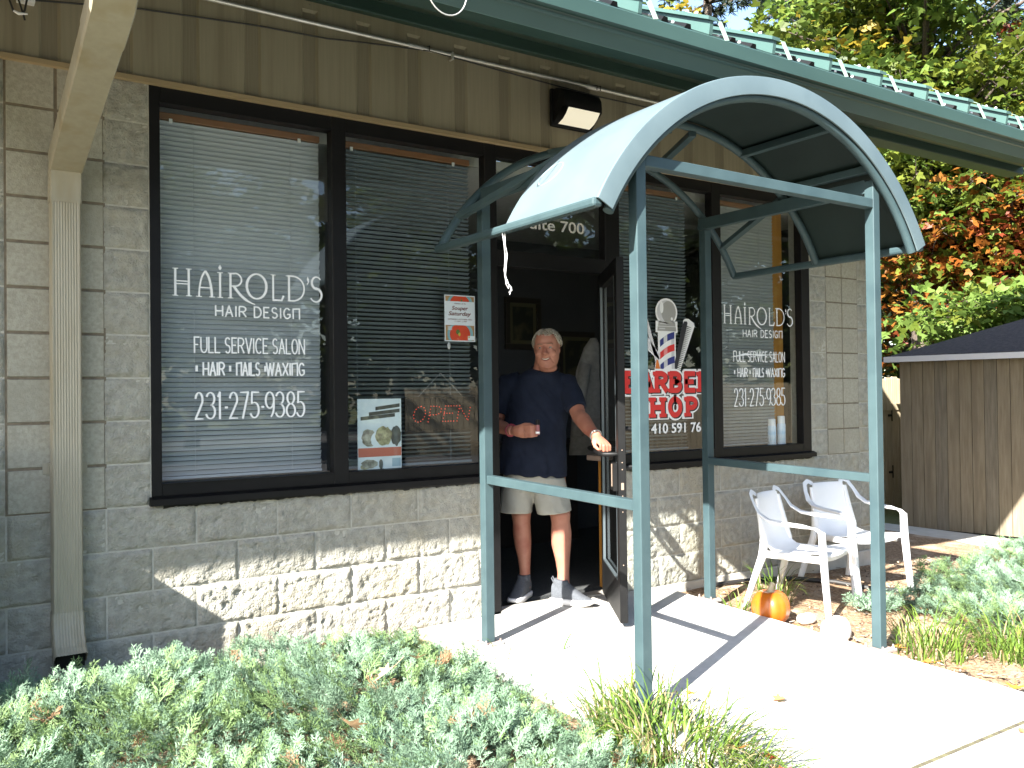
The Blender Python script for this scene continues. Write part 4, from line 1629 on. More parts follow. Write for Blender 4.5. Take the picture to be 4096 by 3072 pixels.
def hring(z, cy, a, b, e=2.2):
    return (hp(0, cy, z), HX * a, HY * b, e)


body.ell((0, -.012, .030), (.079, .098, .083), 0, 28, 20, TH)
body.loft([hring(.085, .01, .060, .072), hring(.055, .012, .071, .080), hring(.02, .014, .0745, .080), hring(-.015, .014, .0755, .080), hring(-.045, .016, .0755, .078), hring(-.075, .018, .0725, .076),
           hring(-.098, .022, .0655, .070), hring(-.116, .028, .053, .062), hring(-.130, .038, .036, .046), hring(-.137, .046, .016, .026)], 30)
body.ell((0, .086, .021), (.052, .014, .010), 0, 16, 10, TH)
body.loft([(hp(0, .086, .012), HX * .0085, HZ * .010), (hp(0, .096, -.006), HX * .010, HZ * .012), (hp(0, .106, -.026), HX * .0135, HZ * .014), (hp(0, .109, -.036), HX * .0155, HZ * .012), (hp(0, .102, -.046), HX * .012, HZ * .006)], 14)
body.ell((0, .108, -.035), (.0155, .0125, .0125), 0, 14, 10, TH)
for sx in (-1, 1):
    body.ell((sx * .0155, .098, -.039), (.0085, .012, .009), 0, 12, 8, TH)
    body.ell((sx * .042, .071, -.036), (.025, .020, .021), 0, 14, 10, TH)
    body.ell((sx * .032, .077, .009), (.017, .014, .007), 0, 12, 8, TH)   # upper lid
    body.ell((sx * .032, .077, -.0105), (.017, .0125, .006), 0, 12, 8, TH)  # lower lid
    body.loft([(hp(sx * .0735, .000, .024), HY * .014, HZ * .006), (hp(sx * .081, -.006, .018), HY * .017, HZ * .012), (hp(sx * .084, -.006, -.004), HY * .015, HZ * .020), (hp(sx * .079, .002, -.028), HY * .009, HZ * .010), (hp(sx * .073, .006, -.034), HY * .006, HZ * .006)], 12)
body.ell((0, .080, -.0585), (.022, .014, .010), 0, 14, 8, TH)   # upper lip area
body.ell((0, .083, -.092), (.021, .012, .010), 0, 14, 8, TH)
body.ell((0, .078, -.118), (.022, .016, .014), 0, 14, 8, TH)   # chin
body.ell((0, .005, -.128), (.060, .055, .032), 0, 14, 8, TH)   # soft underside of the chin
# arm holding the tube (viewer left)
sh_l, el_l, wr_l = V3((-.185, .02, 1.385)), V3((-.285, .045, 1.125)), V3((-.172, -.20, 1.086))
limb(body, [sh_l, V3((-.225, .03, 1.27)), V3((-.262, .04, 1.18)), el_l + V3((.004, 0, 0))], [.062, .054, .047, .044])
limb(body, [el_l, V3((-.272, -.03, 1.115)), V3((-.235, -.10, 1.105)), V3((-.20, -.16, 1.093)), wr_l], [.045, .048, .043, .034, .030])
# fist (viewer left)
fc = V3((-.110, -.275, 1.083))
body.loft([(wr_l, V3((.01, .018, .0)), V3((0, 0, .024))), (V3((-.148, -.235, 1.086)), V3((.017, .022, 0)), V3((0, 0, .034))), (V3((-.115, -.268, 1.087)), V3((.020, .024, 0)), V3((0, 0, .043))), (V3((-.088, -.288, 1.086)), V3((.018, .020, 0)), V3((0, 0, .042))), (V3((-.074, -.296, 1.085)), V3((.010, .012, 0)), V3((0, 0, .036)))], 18)
tube_c = V3((-.020, -.352, 1.108))
for i, dz in enumerate((.030, .010, -.011, -.030)):
    r = (.0098, .0102, .0098, .0088)[i]
    k = (1.0, 1.04, 1., .9)[i]
    finger(body, V3((-.098, -.312, 1.086 + dz)), V3((-.060, -.338 - .004 * k, 1.088 + dz)), V3((-.030 + .006 * k, -.334, 1.090 + dz * .95)), V3((-.030, -.308, 1.090 + dz * .9)), r)
body.tube([V3((-.125, -.275, 1.112)), V3((-.095, -.30, 1.126)), V3((-.066, -.322, 1.128)), V3((-.046, -.338, 1.122))], [.016, .0135, .0115, .0085], 10)
# arm reaching to the door bar (viewer right)
sh_r, el_r, wr_r, ha_r = V3((.178, -.005, 1.375)), V3((.243, -.17, 1.170)), V3((.331, -.425, 1.052)), V3((.366, -.515, 1.012))
limb(body, [sh_r, V3((.205, -.065, 1.29)), V3((.232, -.12, 1.218)), el_r], [.062, .055, .050, .046])
limb(body, [el_r, V3((.262, -.235, 1.148)), V3((.290, -.32, 1.10)), V3((.316, -.385, 1.068)), wr_r], [.046, .050, .043, .033, .029])
dirh = (ha_r - wr_r).normalized()
sideh = V3((.83, .30, -.1)).normalized()
uph = V3((.15, -.45, .88)).normalized()
body.loft([(wr_r - dirh * .01, sideh * .026, uph * .021), (wr_r + dirh * .03, sideh * .036, uph * .021), (wr_r + dirh * .065, sideh * .042, uph * .018), (wr_r + dirh * .092, sideh * .041, uph * .015), (wr_r + dirh * .10, sideh * .034, uph * .010)], 18)
kn = wr_r + dirh * .088
bar = V3((.365, -.515, .963))
for i, s_ in enumerate((-.031, -.0105, .0105, .030)):
    r = (.0092, .010, .0098, .009)[i]
    L_ = (.9, 1.05, 1., .9)[i]
    a = kn + sideh * s_
    finger(body, a - dirh * .01, a + dirh * .030 * L_ - uph * .006 + V3((0, 0, .004)), a + dirh * .040 * L_ - uph * .030 * L_, a + dirh * .018 - uph * .043 * L_, r)
body.tube([wr_r + dirh * .03 - sideh * .030, wr_r + dirh * .055 - sideh * .046 - uph * .012, wr_r + dirh * .08 - sideh * .044 - uph * .03, wr_r + dirh * .10 - sideh * .03 - uph * .04], [.016, .0135, .012, .009], 10)
# legs
for pts, rr in (
        ([(-.115, .02, .80), (-.118, .015, .66), (-.122, .0, .575), (-.122, -.01, .535), (-.121, .0, .495), (-.119, .012, .42), (-.113, .016, .35), (-.106, .012, .26), (-.103, .008, .185), (-.104, .012, .13), (-.108, .0, .07)],
         [.085, .080, .066, .062, .057, .0585, .055, .042, .035, .037, .040]),
        ([(.075, .02, .80), (.095, -.03, .66), (.118, -.075, .575), (.124, -.09, .545), (.126, -.085, .50), (.129, -.08, .43), (.128, -.085, .36), (.134, -.10, .27), (.137, -.11, .19), (.136, -.11, .13), (.15, -.13, .07)],
         [.088, .080, .066, .064, .059, .0655, .062, .046, .037, .039, .040])):
    body.tube([V3(p) for p in pts], rr, 20)
me = fuse(body, .0048, 3, .45)
# face: sockets, smile lines
inv = TH.inverted()
for v in me.vertices:
    if v.co.z < 1.44:
        continue
    q = inv @ v.co
    if q.y < .03:
        continue
    d = 0
    for sx in (-1, 1):
        d -= .0065 * math.exp(-(((q.x - sx * .032) / .015) ** 2 + ((q.z - .001) / .0065) ** 2))
        d -= .003 * math.exp(-(((q.x - sx * .016) / .007) ** 2 + ((q.z - .006) / .012) ** 2))
        t = (q.z + .045) / -.04
        xl = .024 + .020 * t
        if -.1 < t < 1.3:
            d -= .0045 * math.exp(-((abs(q.x) - xl) / .0042) ** 2) * .5
    zz = -.0735 + .012 * (abs(q.x) / .03) ** 2
    d -= .009 * math.exp(-((q.z - zz) / .0045) ** 2) * (1 if abs(q.x) < .027 else math.exp(-((abs(q.x) - .027) / .004) ** 2))
    if d:
        v.co += HY * d
me.materials.append(SKIN)
bodyo = link('body', me, man)
bvh = BVHTree.FromPolygons([v.co.copy() for v in me.vertices], [tuple(p.vertices) for p in me.polygons])


def face(x, z, off=.0012):
    h = bvh.ray_cast(hp(x, .3, z), -HY, 1.)
    return (h[0] if h[0] else hp(x, .08, z)) + HY * off


def patch(name, rows, m, parent=man):
    b = MB()
    n = len(rows[0])
    b.add([p for r in rows for p in r], [(i * n + j, i * n + j + 1, (i + 1) * n + j + 1, (i + 1) * n + j) for i in range(len(rows) - 1) for j in range(n - 1)])
    return b.build(name, m, parent, 'all')


def curve_strip(zf, wf, xs, off, base=.083):
    up_, dn = [], []
    for x in xs:
        up_.append(face(x, zf(x) + wf(x), off))
        dn.append(face(x, zf(x) - wf(x), off))
    return [up_, dn]


xs_ = [-.026 + .052 * i / 14 for i in range(15)]
smile = lambda x: -.0735 + .012 * (abs(x) / .03) ** 2
b = MB()
patch('mouth_gap', curve_strip(lambda x: smile(x) + .0005, lambda x: .0040 * (1 - (x / .0275) ** 2) + .0003, xs_, .0012), mat('mouth_dark', (.05, .012, .01), .6))
patch('teeth', curve_strip(lambda x: smile(x) + .0006, lambda x: .0031 * (1 - (x / .0268) ** 2), xs_[1:-1], .0034), mat('teeth', (.50, .47, .41), .35))
up_ = [curve_strip(lambda x: smile(x) + .0062, lambda x: .0022 * (1 - (x / .028) ** 2) + .0004, xs_, .0012)]
patch('lips', up_[0], LIP)
patch('lips', curve_strip(lambda x: smile(x) - .0066, lambda x: .003 * (1 - (x / .028) ** 2) + .0004, xs_, .0014), LIP)
for sx in (-1, 1):
    b = MB()
    c = hp(sx * .032, .0762, .0005)
    b.ell(c, (.0115, .0115, .0115), 0, 16, 12)
    q = b.build('eye', mat('eye_white', (.20, .18, .165), .3), man, 'all')
    b = MB()
    d = (HY * .97 + HX * -.10).normalized()
    b.ell(c + d * .0072, (.0052, .0052, .0052), 0, 12, 8)
    b.build('iris', mat('iris', (.012, .014, .016), .2), q, 'all')
    xe = [sx * (.012 + .038 * i / 8) for i in range(9)]
    patch('eyebrow', curve_strip(lambda x: .0235 - 8. * (abs(x) - .03) ** 2, lambda x: .0028, xe, .0018), mat('eyebrow_hair', (.17, .10, .065), .8))
# hair: a cap with a swept fringe and many locks
b = MB()
nu, nv = 56, 22


def hair_pt(ph, th, lift):
    x, y, z = math.sin(th) * math.sin(ph), math.sin(th) * math.cos(ph), math.cos(th)
    return V3((x * (.081 + lift), -.012 + y * (.099 + lift), .028 + z * (.082 + lift)))


def hair_th(ph):
    """how far the hair comes down: ph 0 = forehead, pi = back"""
    a = abs(math.atan2(math.sin(ph), math.cos(ph)))
    if a < .75:
        return R(53) + R(6) * math.sin(a * 4 + 1.2) + R(3) * (ph if ph < 3.2 else ph - 6.28)
    if a < 1.25:
        return R(56) + (a - .75) / .5 * R(34)
    if a < 1.75:
        return R(90) + R(14) * math.sin((a - 1.25) / .5 * math.pi)
    return R(90) + (a - 1.75) / 1.39 * R(38)


rows = []
for j in range(nv + 1):
    row = []
    for i in range(nu):
        ph = 2 * math.pi * i / nu
        th = hair_th(ph) * (j / nv)
        lf = .007 + .006 * noise.noise((ph * 4, th * 2, 3)) + .004 * noise.noise((ph * 16, th * 2, 8)) + .006 * math.exp(-(ph if ph < 3.2 else 6.28 - ph) ** 2 * 2) * (1 - j / nv)
        if j == nv:
            lf = -.003
        row.append(TH @ hair_pt(ph, th, lf))
    rows.append(row)
n = nu
b.add([p for r in rows for p in r], [(j * n + i, j * n + (i + 1) % n, (j + 1) * n + (i + 1) % n, (j + 1) * n + i) for j in range(nv) for i in range(nu)])
for k in range(420):
    ph = random.uniform(-math.pi, math.pi)
    t0 = random.uniform(.15, .9)
    th = hair_th(ph % (2 * math.pi)) * t0
    P = []
    sw = random.uniform(.10, .3) * (1 if ph > -.3 else -1)
    Ln = random.uniform(.25, .5)
    for q in range(5):
        f = q / 4
        P.append(TH @ hair_pt(ph + sw * f, min(th + Ln * f, hair_th(ph % (2 * math.pi)) * 1.04), .009 + random.uniform(0, .004) + .004 * math.sin(math.pi * f) - .006 * f * f))
    b.tube(P, [.0012, .0028, .003, .0024, .0007], 5)
b.build('hair', HAIRM, man, 'all')
# t-shirt
sh = MB()
sh.loft([(V3((-.048, -.005, .795)), V3((.222, 0, -.012)), V3((0, .150, 0))), (V3((-.048, -.008, .86)), V3((.220, 0, -.006)), V3((0, .155, 0))), (V3((-.040, -.012, .98)), V3((.212, 0, 0)), V3((0, .158, 0))), (V3((-.028, -.010, 1.10)), V3((.202, 0, 0)), V3((0, .148, 0))),
         (V3((-.010, -.003, 1.22)), V3((.200, 0, 0)), V3((0, .137, 0))), (V3((.002, .0, 1.32)), V3((.205, 0, 0)), V3((0, .122, 0))), (V3((.008, -.004, 1.385)), V3((.185, 0, -.006)), V3((0, .114, 0))), (V3((.016, -.013, 1.43)), V3((.138, 0, -.008)), V3((0, .104, 0))), (V3((.030, -.022, 1.462)), V3((.098, 0, -.006)), V3((0, .088, .020))), (V3((.036, -.034, 1.474)), V3((.082, 0, -.004)), V3((0, .078, .026)))], 36)
sh.tube([V3((-.12, .0, 1.385)), sh_l + V3((-.004, 0, -.01)), V3((-.222, .03, 1.30)), V3((-.252, .036, 1.235)), V3((-.262, .04, 1.20))], [.075, .082, .078, .074, .071], 22)
sh.tube([V3((.12, .0, 1.375)), sh_r + V3((.003, 0, -.01)), V3((.205, -.06, 1.30)), V3((.230, -.105, 1.235)), V3((.236, -.118, 1.214))], [.075, .082, .076, .070, .067], 22)
me = fuse(sh, .0075, 4, .5)
for v in me.vertices:
    x, y_, z = v.co
    nrm = v.normal.copy()
    f = .0055 * noise.noise((x * 9, z * 7 + x * 6, y_ * 5)) + .0045 * noise.noise((x * 22 + z * 8, z * 11 - x * 12, y_ * 9)) + .003 * noise.noise((x * 45 + z * 30, z * 16, y_ * 20))
    low = max(0, min(1, (1.05 - z) / .25))
    f += low * .007 * math.sin(x * 60 + 4 * noise.noise((x * 8, z * 4, 0)))
    v.co += nrm * f
me.materials.append(NAVY)
link('shirt', me, man)
b = MB()
cen = V3((.038, -.034, 1.470))
P = []
for i in range(41):
    a = 2 * math.pi * i / 40
    P.append(cen + V3((.082 * math.cos(a), .079 * math.sin(a), -.005 * math.cos(a) + .030 * math.sin(a))))
b.tube(P, .008, 8, cap=False)
b.build('collar', NAVY, man, 'all')
# shorts
st_ = MB()
st_.loft([(V3((-.048, 0, .86)), V3((.185, 0, 0)), V3((0, .125, 0))), (V3((-.040, 0, .76)), V3((.195, 0, 0)), V3((0, .135, 0))), (V3((-.034, 0, .70)), V3((.20, 0, 0)), V3((0, .13, 0)))], 30)
st_.loft([(V3((-.125, .01, .78)), V3((.112, 0, 0)), V3((0, .125, 0))), (V3((-.145, .008, .66)), V3((.112, 0, .0)), V3((0, .118, 0))), (V3((-.160, .0, .557)), V3((.108, 0, -.004)), V3((0, .112, 0)))], 30)
st_.loft([(V3((.045, .0, .78)), V3((.115, 0, 0)), V3((0, .125, 0))), (V3((.070, -.035, .66)), V3((.112, 0, .006)), V3((0, .118, 0))), (V3((.090, -.075, .562)), V3((.112, 0, .012)), V3((0, .110, 0)))], 30)
me = fuse(st_, .0075, 4, .5)
for v in me.vertices:
    x, y_, z = v.co
    f = .004 * noise.noise((x * 10, z * 6, y_ * 5)) + .005 * math.sin((x * 1.2 + z * .5) * 70 + 5 * noise.noise((x * 6, z * 5, 1))) * max(0, min(1, (.74 - z) / .15)) * .6
    if z > .572:
        v.co += v.normal * f
me.materials.append(KHAKI)
link('shorts', me, man)


def shoe(loc, ang, parent):
    T = Matrix.Translation(loc) @ Matrix.Rotation(ang, 4, 'Z')   # toe along +x
    so = MB()
    out = [(-.115, .030), (-.085, .040), (-.02, .039), (.05, .047), (.11, .046), (.15, .034), (.172, .012)]

    def sr(z, g, lift):
        P = [(x, w_ + g) for x, w_ in out]
        ring = [V3((x + (g if x > .16 else (-g if x < -.11 else 0)), w_, z + lift * max(0, (x - .08) / .1) ** 2 + lift * .5 * max(0, (-.07 - x) / .05) ** 2)) for x, w_ in P] + [V3((x + (g if x > .16 else (-g if x < -.11 else 0)), -w_, z + lift * max(0, (x - .08) / .1) ** 2 + lift * .5 * max(0, (-.07 - x) / .05) ** 2)) for x, w_ in P[::-1]]
        return [T @ p for p in ring]
    rings = [sr(0, -.006, .022), sr(.006, .002, .020), sr(.020, .004, .014), sr(.034, .0, .006), sr(.038, -.006, .004)]
    n = len(rings[0])
    so.add([p for r in rings for p in r], [(i * n + k, i * n + (k + 1) % n, (i + 1) * n + (k + 1) % n, (i + 1) * n + k) for i in range(4) for k in range(n)] + [tuple(range(n))[::-1], tuple(4 * n + k for k in range(n))])
    upm = MB()
    pr = [(-.105, .034, .075, .118), (-.075, .040, .04, .135), (-.035, .041, .04, .142), (.005, .042, .04, .128), (.05, .044, .038, .094), (.095, .043, .036, .066), (.135, .033, .034, .050), (.160, .016, .032, .042)]
    upm.loft([(T @ V3((x, 0, (z0 * .4 + z1) / 2 + .0)), (T.to_3x3() @ V3((0, w_, 0))), V3((0, 0, (z1 - .014) / 2)), 2.3) for x, w_, z0, z1 in pr], 22)
    upm.loft([(T @ V3((-.045, 0, .10)), T.to_3x3() @ V3((.052, 0, 0)), T.to_3x3() @ V3((0, .040, 0))), (T @ V3((-.050, 0, .135)), T.to_3x3() @ V3((.050, 0, -.004)), T.to_3x3() @ V3((0, .042, 0))), (T @ V3((-.050, 0, .152)), T.to_3x3() @ V3((.046, 0, -.006)), T.to_3x3() @ V3((0, .040, 0)))], 20)
    me = fuse(upm, .005, 4, .5)
    me.materials.append(KNIT)
    o = link('shoe', me, parent)
    so.build('sole', SOLE, o, 50)
    tb = MB()
    tb.tube([T @ V3((-.098, 0, .13)), T @ V3((-.112, 0, .155)), T @ V3((-.104, 0, .168)), T @ V3((-.094, 0, .15))], .004, 6)
    tb.build('pull_tab', KNIT, o)


shoe(V3((-.128, -.045, .008)), R(-112), man)
shoe(V3((.165, -.155, .0)), R(-24), man)
# watch and bracelet
for name, a, b2, rad, m in (('bracelet', el_l, wr_l, .036, mat('red_beads', (.20, .02, .035), .5)), ('watch', el_r, wr_r, .0335, mat('steel_watch', (.22, .21, .20), .35, metal=.7))):
    d = (b2 - a).normalized()
    c = b2 - d * .022
    u = d.orthogonal().normalized()
    v_ = d.cross(u)
    b = MB()
    P = [c + (u * math.cos(2 * math.pi * i / 28) + v_ * math.sin(2 * math.pi * i / 28)) * rad for i in range(29)]
    b.tube(P, [.0055 if i % 2 else .0065 for i in range(29)], 8, cap=False)
    if name == 'watch':
        b.ell(c + V3((-.2, -.55, .8)).normalized() * rad, (.014, .014, .009), 0, 16, 8)
    b.build(name, m, man, 'all')
# the small tube held in the fist
tq = man.matrix_basis if False else (Matrix.Translation(man.location) @ Matrix.Rotation(man.rotation_euler.z, 4, 'Z'))
t = empty('pocket_tube', tq @ tube_c, 0, 'small pink tube with a black cap held upright in his fist', 'tube')
mb = MB()
mb.loft([((0, 0, z), (r, 0, 0), (0, r, 0)) for z, r in ((-.042, .0115), (-.040, .0125), (.018, .0125), (.019, .0115))], 16)
mb.build('barrel', mat('pink_barrel', (.24, .085, .09), .4), t, 40)
mb = MB()
mb.loft([((0, 0, z), (r, 0, 0), (0, r, 0)) for z, r in ((.019, .0125), (.047, .0125), (.049, .0105))], 16)
mb.build('cap', BLACKM, t, 40)
mb = MB()
mb.loft([((0, 0, z), (r, 0, 0), (0, r, 0)) for z, r in ((-.034, .0128), (-.022, .0128))], 16, 0, False)
mb.build('label_band', WHITEV, t, 40)

# ================================================================== chairs, pumpkin, stone, hose


def chair(loc, rz, label):
    """Moulded armchair; front faces local -y."""
    t = empty('garden_chair', loc, rz, label, 'chair', 'white plastic chairs by the wall')
    mb = MB()
    prof = [(-.235, .345), (-.245, .372), (-.225, .386), (-.16, .380), (-.06, .366), (.04, .360), (.11, .372), (.155, .41), (.185, .48), (.205, .57), (.225, .66), (.235, .72), (.243, .728)]
    wid = [.19, .205, .212, .215, .212, .205, .195, .178, .165, .158, .156, .150, .13]
    ns = 12
    for th, k in ((0, 0), (.006, 1)):
        vs = []
        for (y_, z), wd in zip(prof, wid):
            for i in range(ns + 1):
                u = -1 + 2 * i / ns
                cup = .018 * (1 - u * u)
                if z < .40:
                    vs.append((u * wd, y_ + 0, z - cup * .7 + .008 - th))
                else:
                    vs.append((u * wd, y_ + cup - .010 + th * 1., z))
        m = ns + 1
        mb.add(vs, [(a * m + i, a * m + i + 1, (a + 1) * m + i + 1, (a + 1) * m + i) for a in range(len(prof) - 1) for i in range(ns)])
    mb.build('seat', WHITEP, t, 50)
    for sx in (-1, 1):
        mb = MB()
        # back upright curls over the top, runs down to the arm and forward
        P = [(sx * .145, .242, .728), (sx * .175, .250, .745), (sx * .215, .238, .728), (sx * .238, .205, .675), (sx * .250, .165, .615), (sx * .258, .10, .578), (sx * .262, .0, .566), (sx * .262, -.12, .560), (sx * .260, -.20, .553), (sx * .258, -.232, .535), (sx * .257, -.242, .50)]
        mb.loft([(V3(p), V3((.024 if i > 3 else .017, 0, 0)), V3((0, .006, .013)) if i < 8 else V3((0, .016, .004)), 2.6) for i, p in enumerate(P)], 14)
        mb.build('armrest', WHITEP, t, 50)
        mb = MB()
        mb.loft([(V3(p), V3((a, 0, 0)), V3((0, b_, 0)), 3.2) for p, a, b_ in (((sx * .257, -.240, .53), .026, .017), ((sx * .255, -.246, .40), .027, .020), ((sx * .262, -.262, .20), .025, .018), ((sx * .272, -.283, 0), .022, .016))], 14)
        mb.loft([(V3((sx * .20, -.22, .372)), V3((0, .022, 0)), V3((0, 0, .018))), (V3((sx * .25, -.238, .375)), V3((0, .022, 0)), V3((0, 0, .018)))], 12)
        mb.build('leg', WHITEP, t, 50)
        mb = MB()
        mb.loft([(V3(p), V3((a, 0, 0)), V3((0, b_, 0)), 3.) for p, a, b_ in (((sx * .165, .222, .70), .016, .010), ((sx * .175, .190, .55), .020, .014), ((sx * .188, .165, .42), .026, .022), ((sx * .20, .17, .34), .026, .026), ((sx * .225, .225, .17), .024, .020), ((sx * .245, .275, 0), .021, .016))], 14)
        mb.build('leg', WHITEP, t, 50)
        mb = MB()
        mb.beam((sx * .205, -.225, .352), (sx * .195, .15, .352), .016, .045, 0, (0, 0, 1), .006)
        mb.build('apron', WHITEP, t, 50)
    return t


chair((4.01, -.74, ground_z(4, -.7) + .003), R(16), 'white plastic garden chair beside the pumpkin')
chair((4.93, -.46, ground_z(4.93, -.4) + .003), R(-8), 'white plastic garden chair behind the other one and near the building corner')
t = empty('pumpkin', (3.56, -.87, ground_z(3.5, -.86)), 0, 'round orange pumpkin on the bed at the edge of the walk', 'pumpkin')
mb = MB()
nu, nv = 72, 24
vs = []
for j in range(nv + 1):
    th = math.pi * j / nv
    for i in range(nu):
        ph = 2 * math.pi * i / nu
        rib = 1 - .045 * abs(math.cos(ph * 6 + .4)) ** .6 * math.sin(th) ** .5 * -1 - .045
        r = .117 * math.sin(th) ** .8 * (rib + .02 * noise.noise((ph, th, 0)))
        z = .098 + .106 * math.cos(th) - .022 * math.exp(-(math.sin(th) / .25) ** 2) * (1 if j < nv / 2 else -1)
        vs.append((r * math.cos(ph), r * math.sin(ph), z))
mb.add(vs, [(j * nu + i, j * nu + (i + 1) % nu, (j + 1) * nu + (i + 1) % nu, (j + 1) * nu + i) for j in range(nv) for i in range(nu)])
mb.build('fruit', mat('pumpkin_skin', (.36, .085, .006), .35, c2=(.42, .11, .009), scale=7, spec=.5, c3=(.31, .065, .005), s3=6), t, 'all')
mb = MB()
mb.tube([(0, 0, .175), (.002, .0, .20), (.008, -.002, .222), (.02, 0, .236)], [.030, .017, .014, .017], 8)
mb.build('stem', mat('pumpkin_stem', (.38, .33, .22), .8, bump=.4, bscale=60), t, 40)


def rock(name, loc, r, m, label, seed, grp=None, sc=(1, 1, .8)):
    mb = MB()
    mb.ell((0, 0, 0), (r, r, r), 0, 26, 18)
    mb.v = [tuple(Vector(v) * (1 + .22 * noise.noise((v[0] / r + seed, v[1] / r, v[2] / r)) + .05 * noise.noise((v[0] * 5 / r, v[1] * 5 / r + seed, v[2] * 5 / r)))) for v in mb.v]
    mb.v = [(v[0] * sc[0], v[1] * sc[1], v[2] * sc[2]) for v in mb.v]
    o = mb.build(name, m, None, 'all')
    o.location = loc
    return tag(o, label, 'stone', grp)


rock('edging_stone', (3.61, -1.30, -.035), .085, STONE, 'large white stone at the walk edge in front of the chairs', 1, sc=(1.15, .9, .95))
rock('small_stone', (3.72, -1.0, -.05), .06, STONE, 'small flat white stone between pumpkin and chair leg', 5, sc=(1.2, .8, .5))
mb = MB()
P = [(3.9, .0 - .05, -.03), (4.13, -.06, -.045), (4.40, -.07, -.045), (4.66, -.17, -.05), (4.84, -.38, -.055), (4.90, -.66, -.06), (5.2, -.9, -.07), (5.9, -1.05, -.1)]
P = [(x, y_, ground_z(x, y_) + .018) for x, y_, z in P]
mb.tube(P, .017, 10)
tag(mb.build('drip_hose', CABLE, None, 60), 'black hose lying on the mulch under the chairs', 'hose')

# ================================================================== plants
JB = leafmat('juniper_blue_green', (.125, .205, .128), (.185, .285, .19), .25, .6, 9)
JG = leafmat('juniper_grey_green', (.16, .245, .165), (.22, .315, .22), .25, .6, 9)
JY = leafmat('juniper_yellow_green', (.125, .205, .075), (.185, .27, .11), .25, .6, 9)
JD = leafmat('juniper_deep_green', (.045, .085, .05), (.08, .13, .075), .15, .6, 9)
JBR = leafmat('juniper_dead_brown', (.19, .10, .05), (.30, .185, .10), .1, .7, 9)
GL1 = leafmat('grass_bright', (.105, .18, .022), (.17, .25, .045), .35, .45, 14)
GL2 = leafmat('grass_deep', (.05, .10, .018), (.09, .155, .03), .35, .45, 14)
GL3 = leafmat('grass_dry', (.28, .22, .10), (.38, .32, .17), .3, .6, 14)
STICK = mat('juniper_wood', (.12, .075, .045), .9)


def sprig(seed):
    """One juniper spray along +x: stem with alternating scale-leaf twigs, as thin quads."""
    r = np.random.default_rng(seed)
    V, F = [], []

    def blade(p, d, L, w, n):
        s = np.cross(d, n)
        s /= np.linalg.norm(s) + 1e-9
        o = len(V)
        V.extend([p - s * w * .5, p + s * w * .5, p + d * L * .6 + s * w * .55, p + d * L + s * w * .12, p + d * L - s * w * .12, p + d * L * .6 - s * w * .55])
        F.extend([(o, o + 1, o + 2, o + 5), (o + 5, o + 2, o + 3, o + 4)])
    L = .15
    pts = []
    for i in range(9):
        t = i / 8
        pts.append(np.array([L * t, .012 * math.sin(t * 3 + seed), .03 * t * t * (1 if seed % 2 else .3)]))
    for i in range(8):
        d = pts[i + 1] - pts[i]
        l = np.linalg.norm(d)
        blade(pts[i], d / l, l * 1.1, .0042 * (1 - .05 * i), np.array([.1, .2, 1.]))
    k = 0
    for i in range(17):
        t = .1 + .88 * i / 16
        j = min(int(t * 8), 7)
        p = pts[j] + (pts[j + 1] - pts[j]) * (t * 8 - j)
        side = 1 if k % 2 else -1
        k += 1
        Lb = (.062 * (1 - t) + .020) * r.uniform(.7, 1.25)
        a = R(r.uniform(28, 52))
        el = r.uniform(-.25, .55)
        d = np.array([math.cos(a), side * math.sin(a), el])
        d /= np.linalg.norm(d)
        n = np.array([r.uniform(-.5, .5), r.uniform(-.5, .5), 1.])
        blade(p, d, Lb, .0036, n)
        for q in range(int(2 + Lb / .013)):
            f = .2 + .75 * r.random()
            a2 = R(r.uniform(20, 48)) * (1 if q % 2 else -1)
            ca, sa = math.cos(a2), math.sin(a2)
            d2 = np.array([d[0] * ca - d[1] * sa, d[0] * sa + d[1] * ca, d[2] + r.uniform(-.3, .45)])
            d2 /= np.linalg.norm(d2)
            blade(p + d * Lb * f, d2, r.uniform(.012, .026), .0034, np.array([r.uniform(-.8, .8), r.uniform(-.8, .8), 1.]))
    return np.array(V), np.array(F)


SPR = [sprig(s) for s in range(5)]


def rotm(az, el, roll):
    ca, sa, ce, se, cr, sr = np.cos(az), np.sin(az), np.cos(el), np.sin(el), np.cos(roll), np.sin(roll)
    X = np.stack([ca * ce, sa * ce, se], -1)
    Y0 = np.stack([-sa, ca, np.zeros_like(sa)], -1)
    Z0 = np.cross(X, Y0)
    Y = Y0 * cr[:, None] + Z0 * sr[:, None]
    Zz = np.cross(X, Y)
    return np.stack([X, Y, Zz], -1)


def juniper(name, pts, az, el, scale, mi, parent=None):
    """pts (n,3) sprig roots."""
    n = len(pts)
    Vs, Fs, Ms = [], [], []
    off = 0
    which = RNG.integers(0, len(SPR), n)
    Rm = rotm(az, el, RNG.uniform(-.7, .7, n))
    for k, (v, f) in enumerate(SPR):
        idx = np.where(which == k)[0]
        if not len(idx):
            continue
        P = np.einsum('nij,mj->nmi', Rm[idx], v) * scale[idx][:, None, None] + pts[idx][:, None, :]
        Vs.append(P.reshape(-1, 3))
        Fs.append((f[None] + (np.arange(len(idx)) * len(v))[:, None, None] + off).reshape(-1, 4))
        Ms.append(np.repeat(mi[idx], len(f)))
        off += len(idx) * len(v)
    return npmesh(name, np.concatenate(Vs), np.concatenate(Fs), [JB, JG, JY, JD, JBR], np.concatenate(Ms), parent)


def vnoise(x, y, s, o=0.):
    return np.array([noise.noise((a * s + o, b * s - o, o)) for a, b in zip(x, y)])


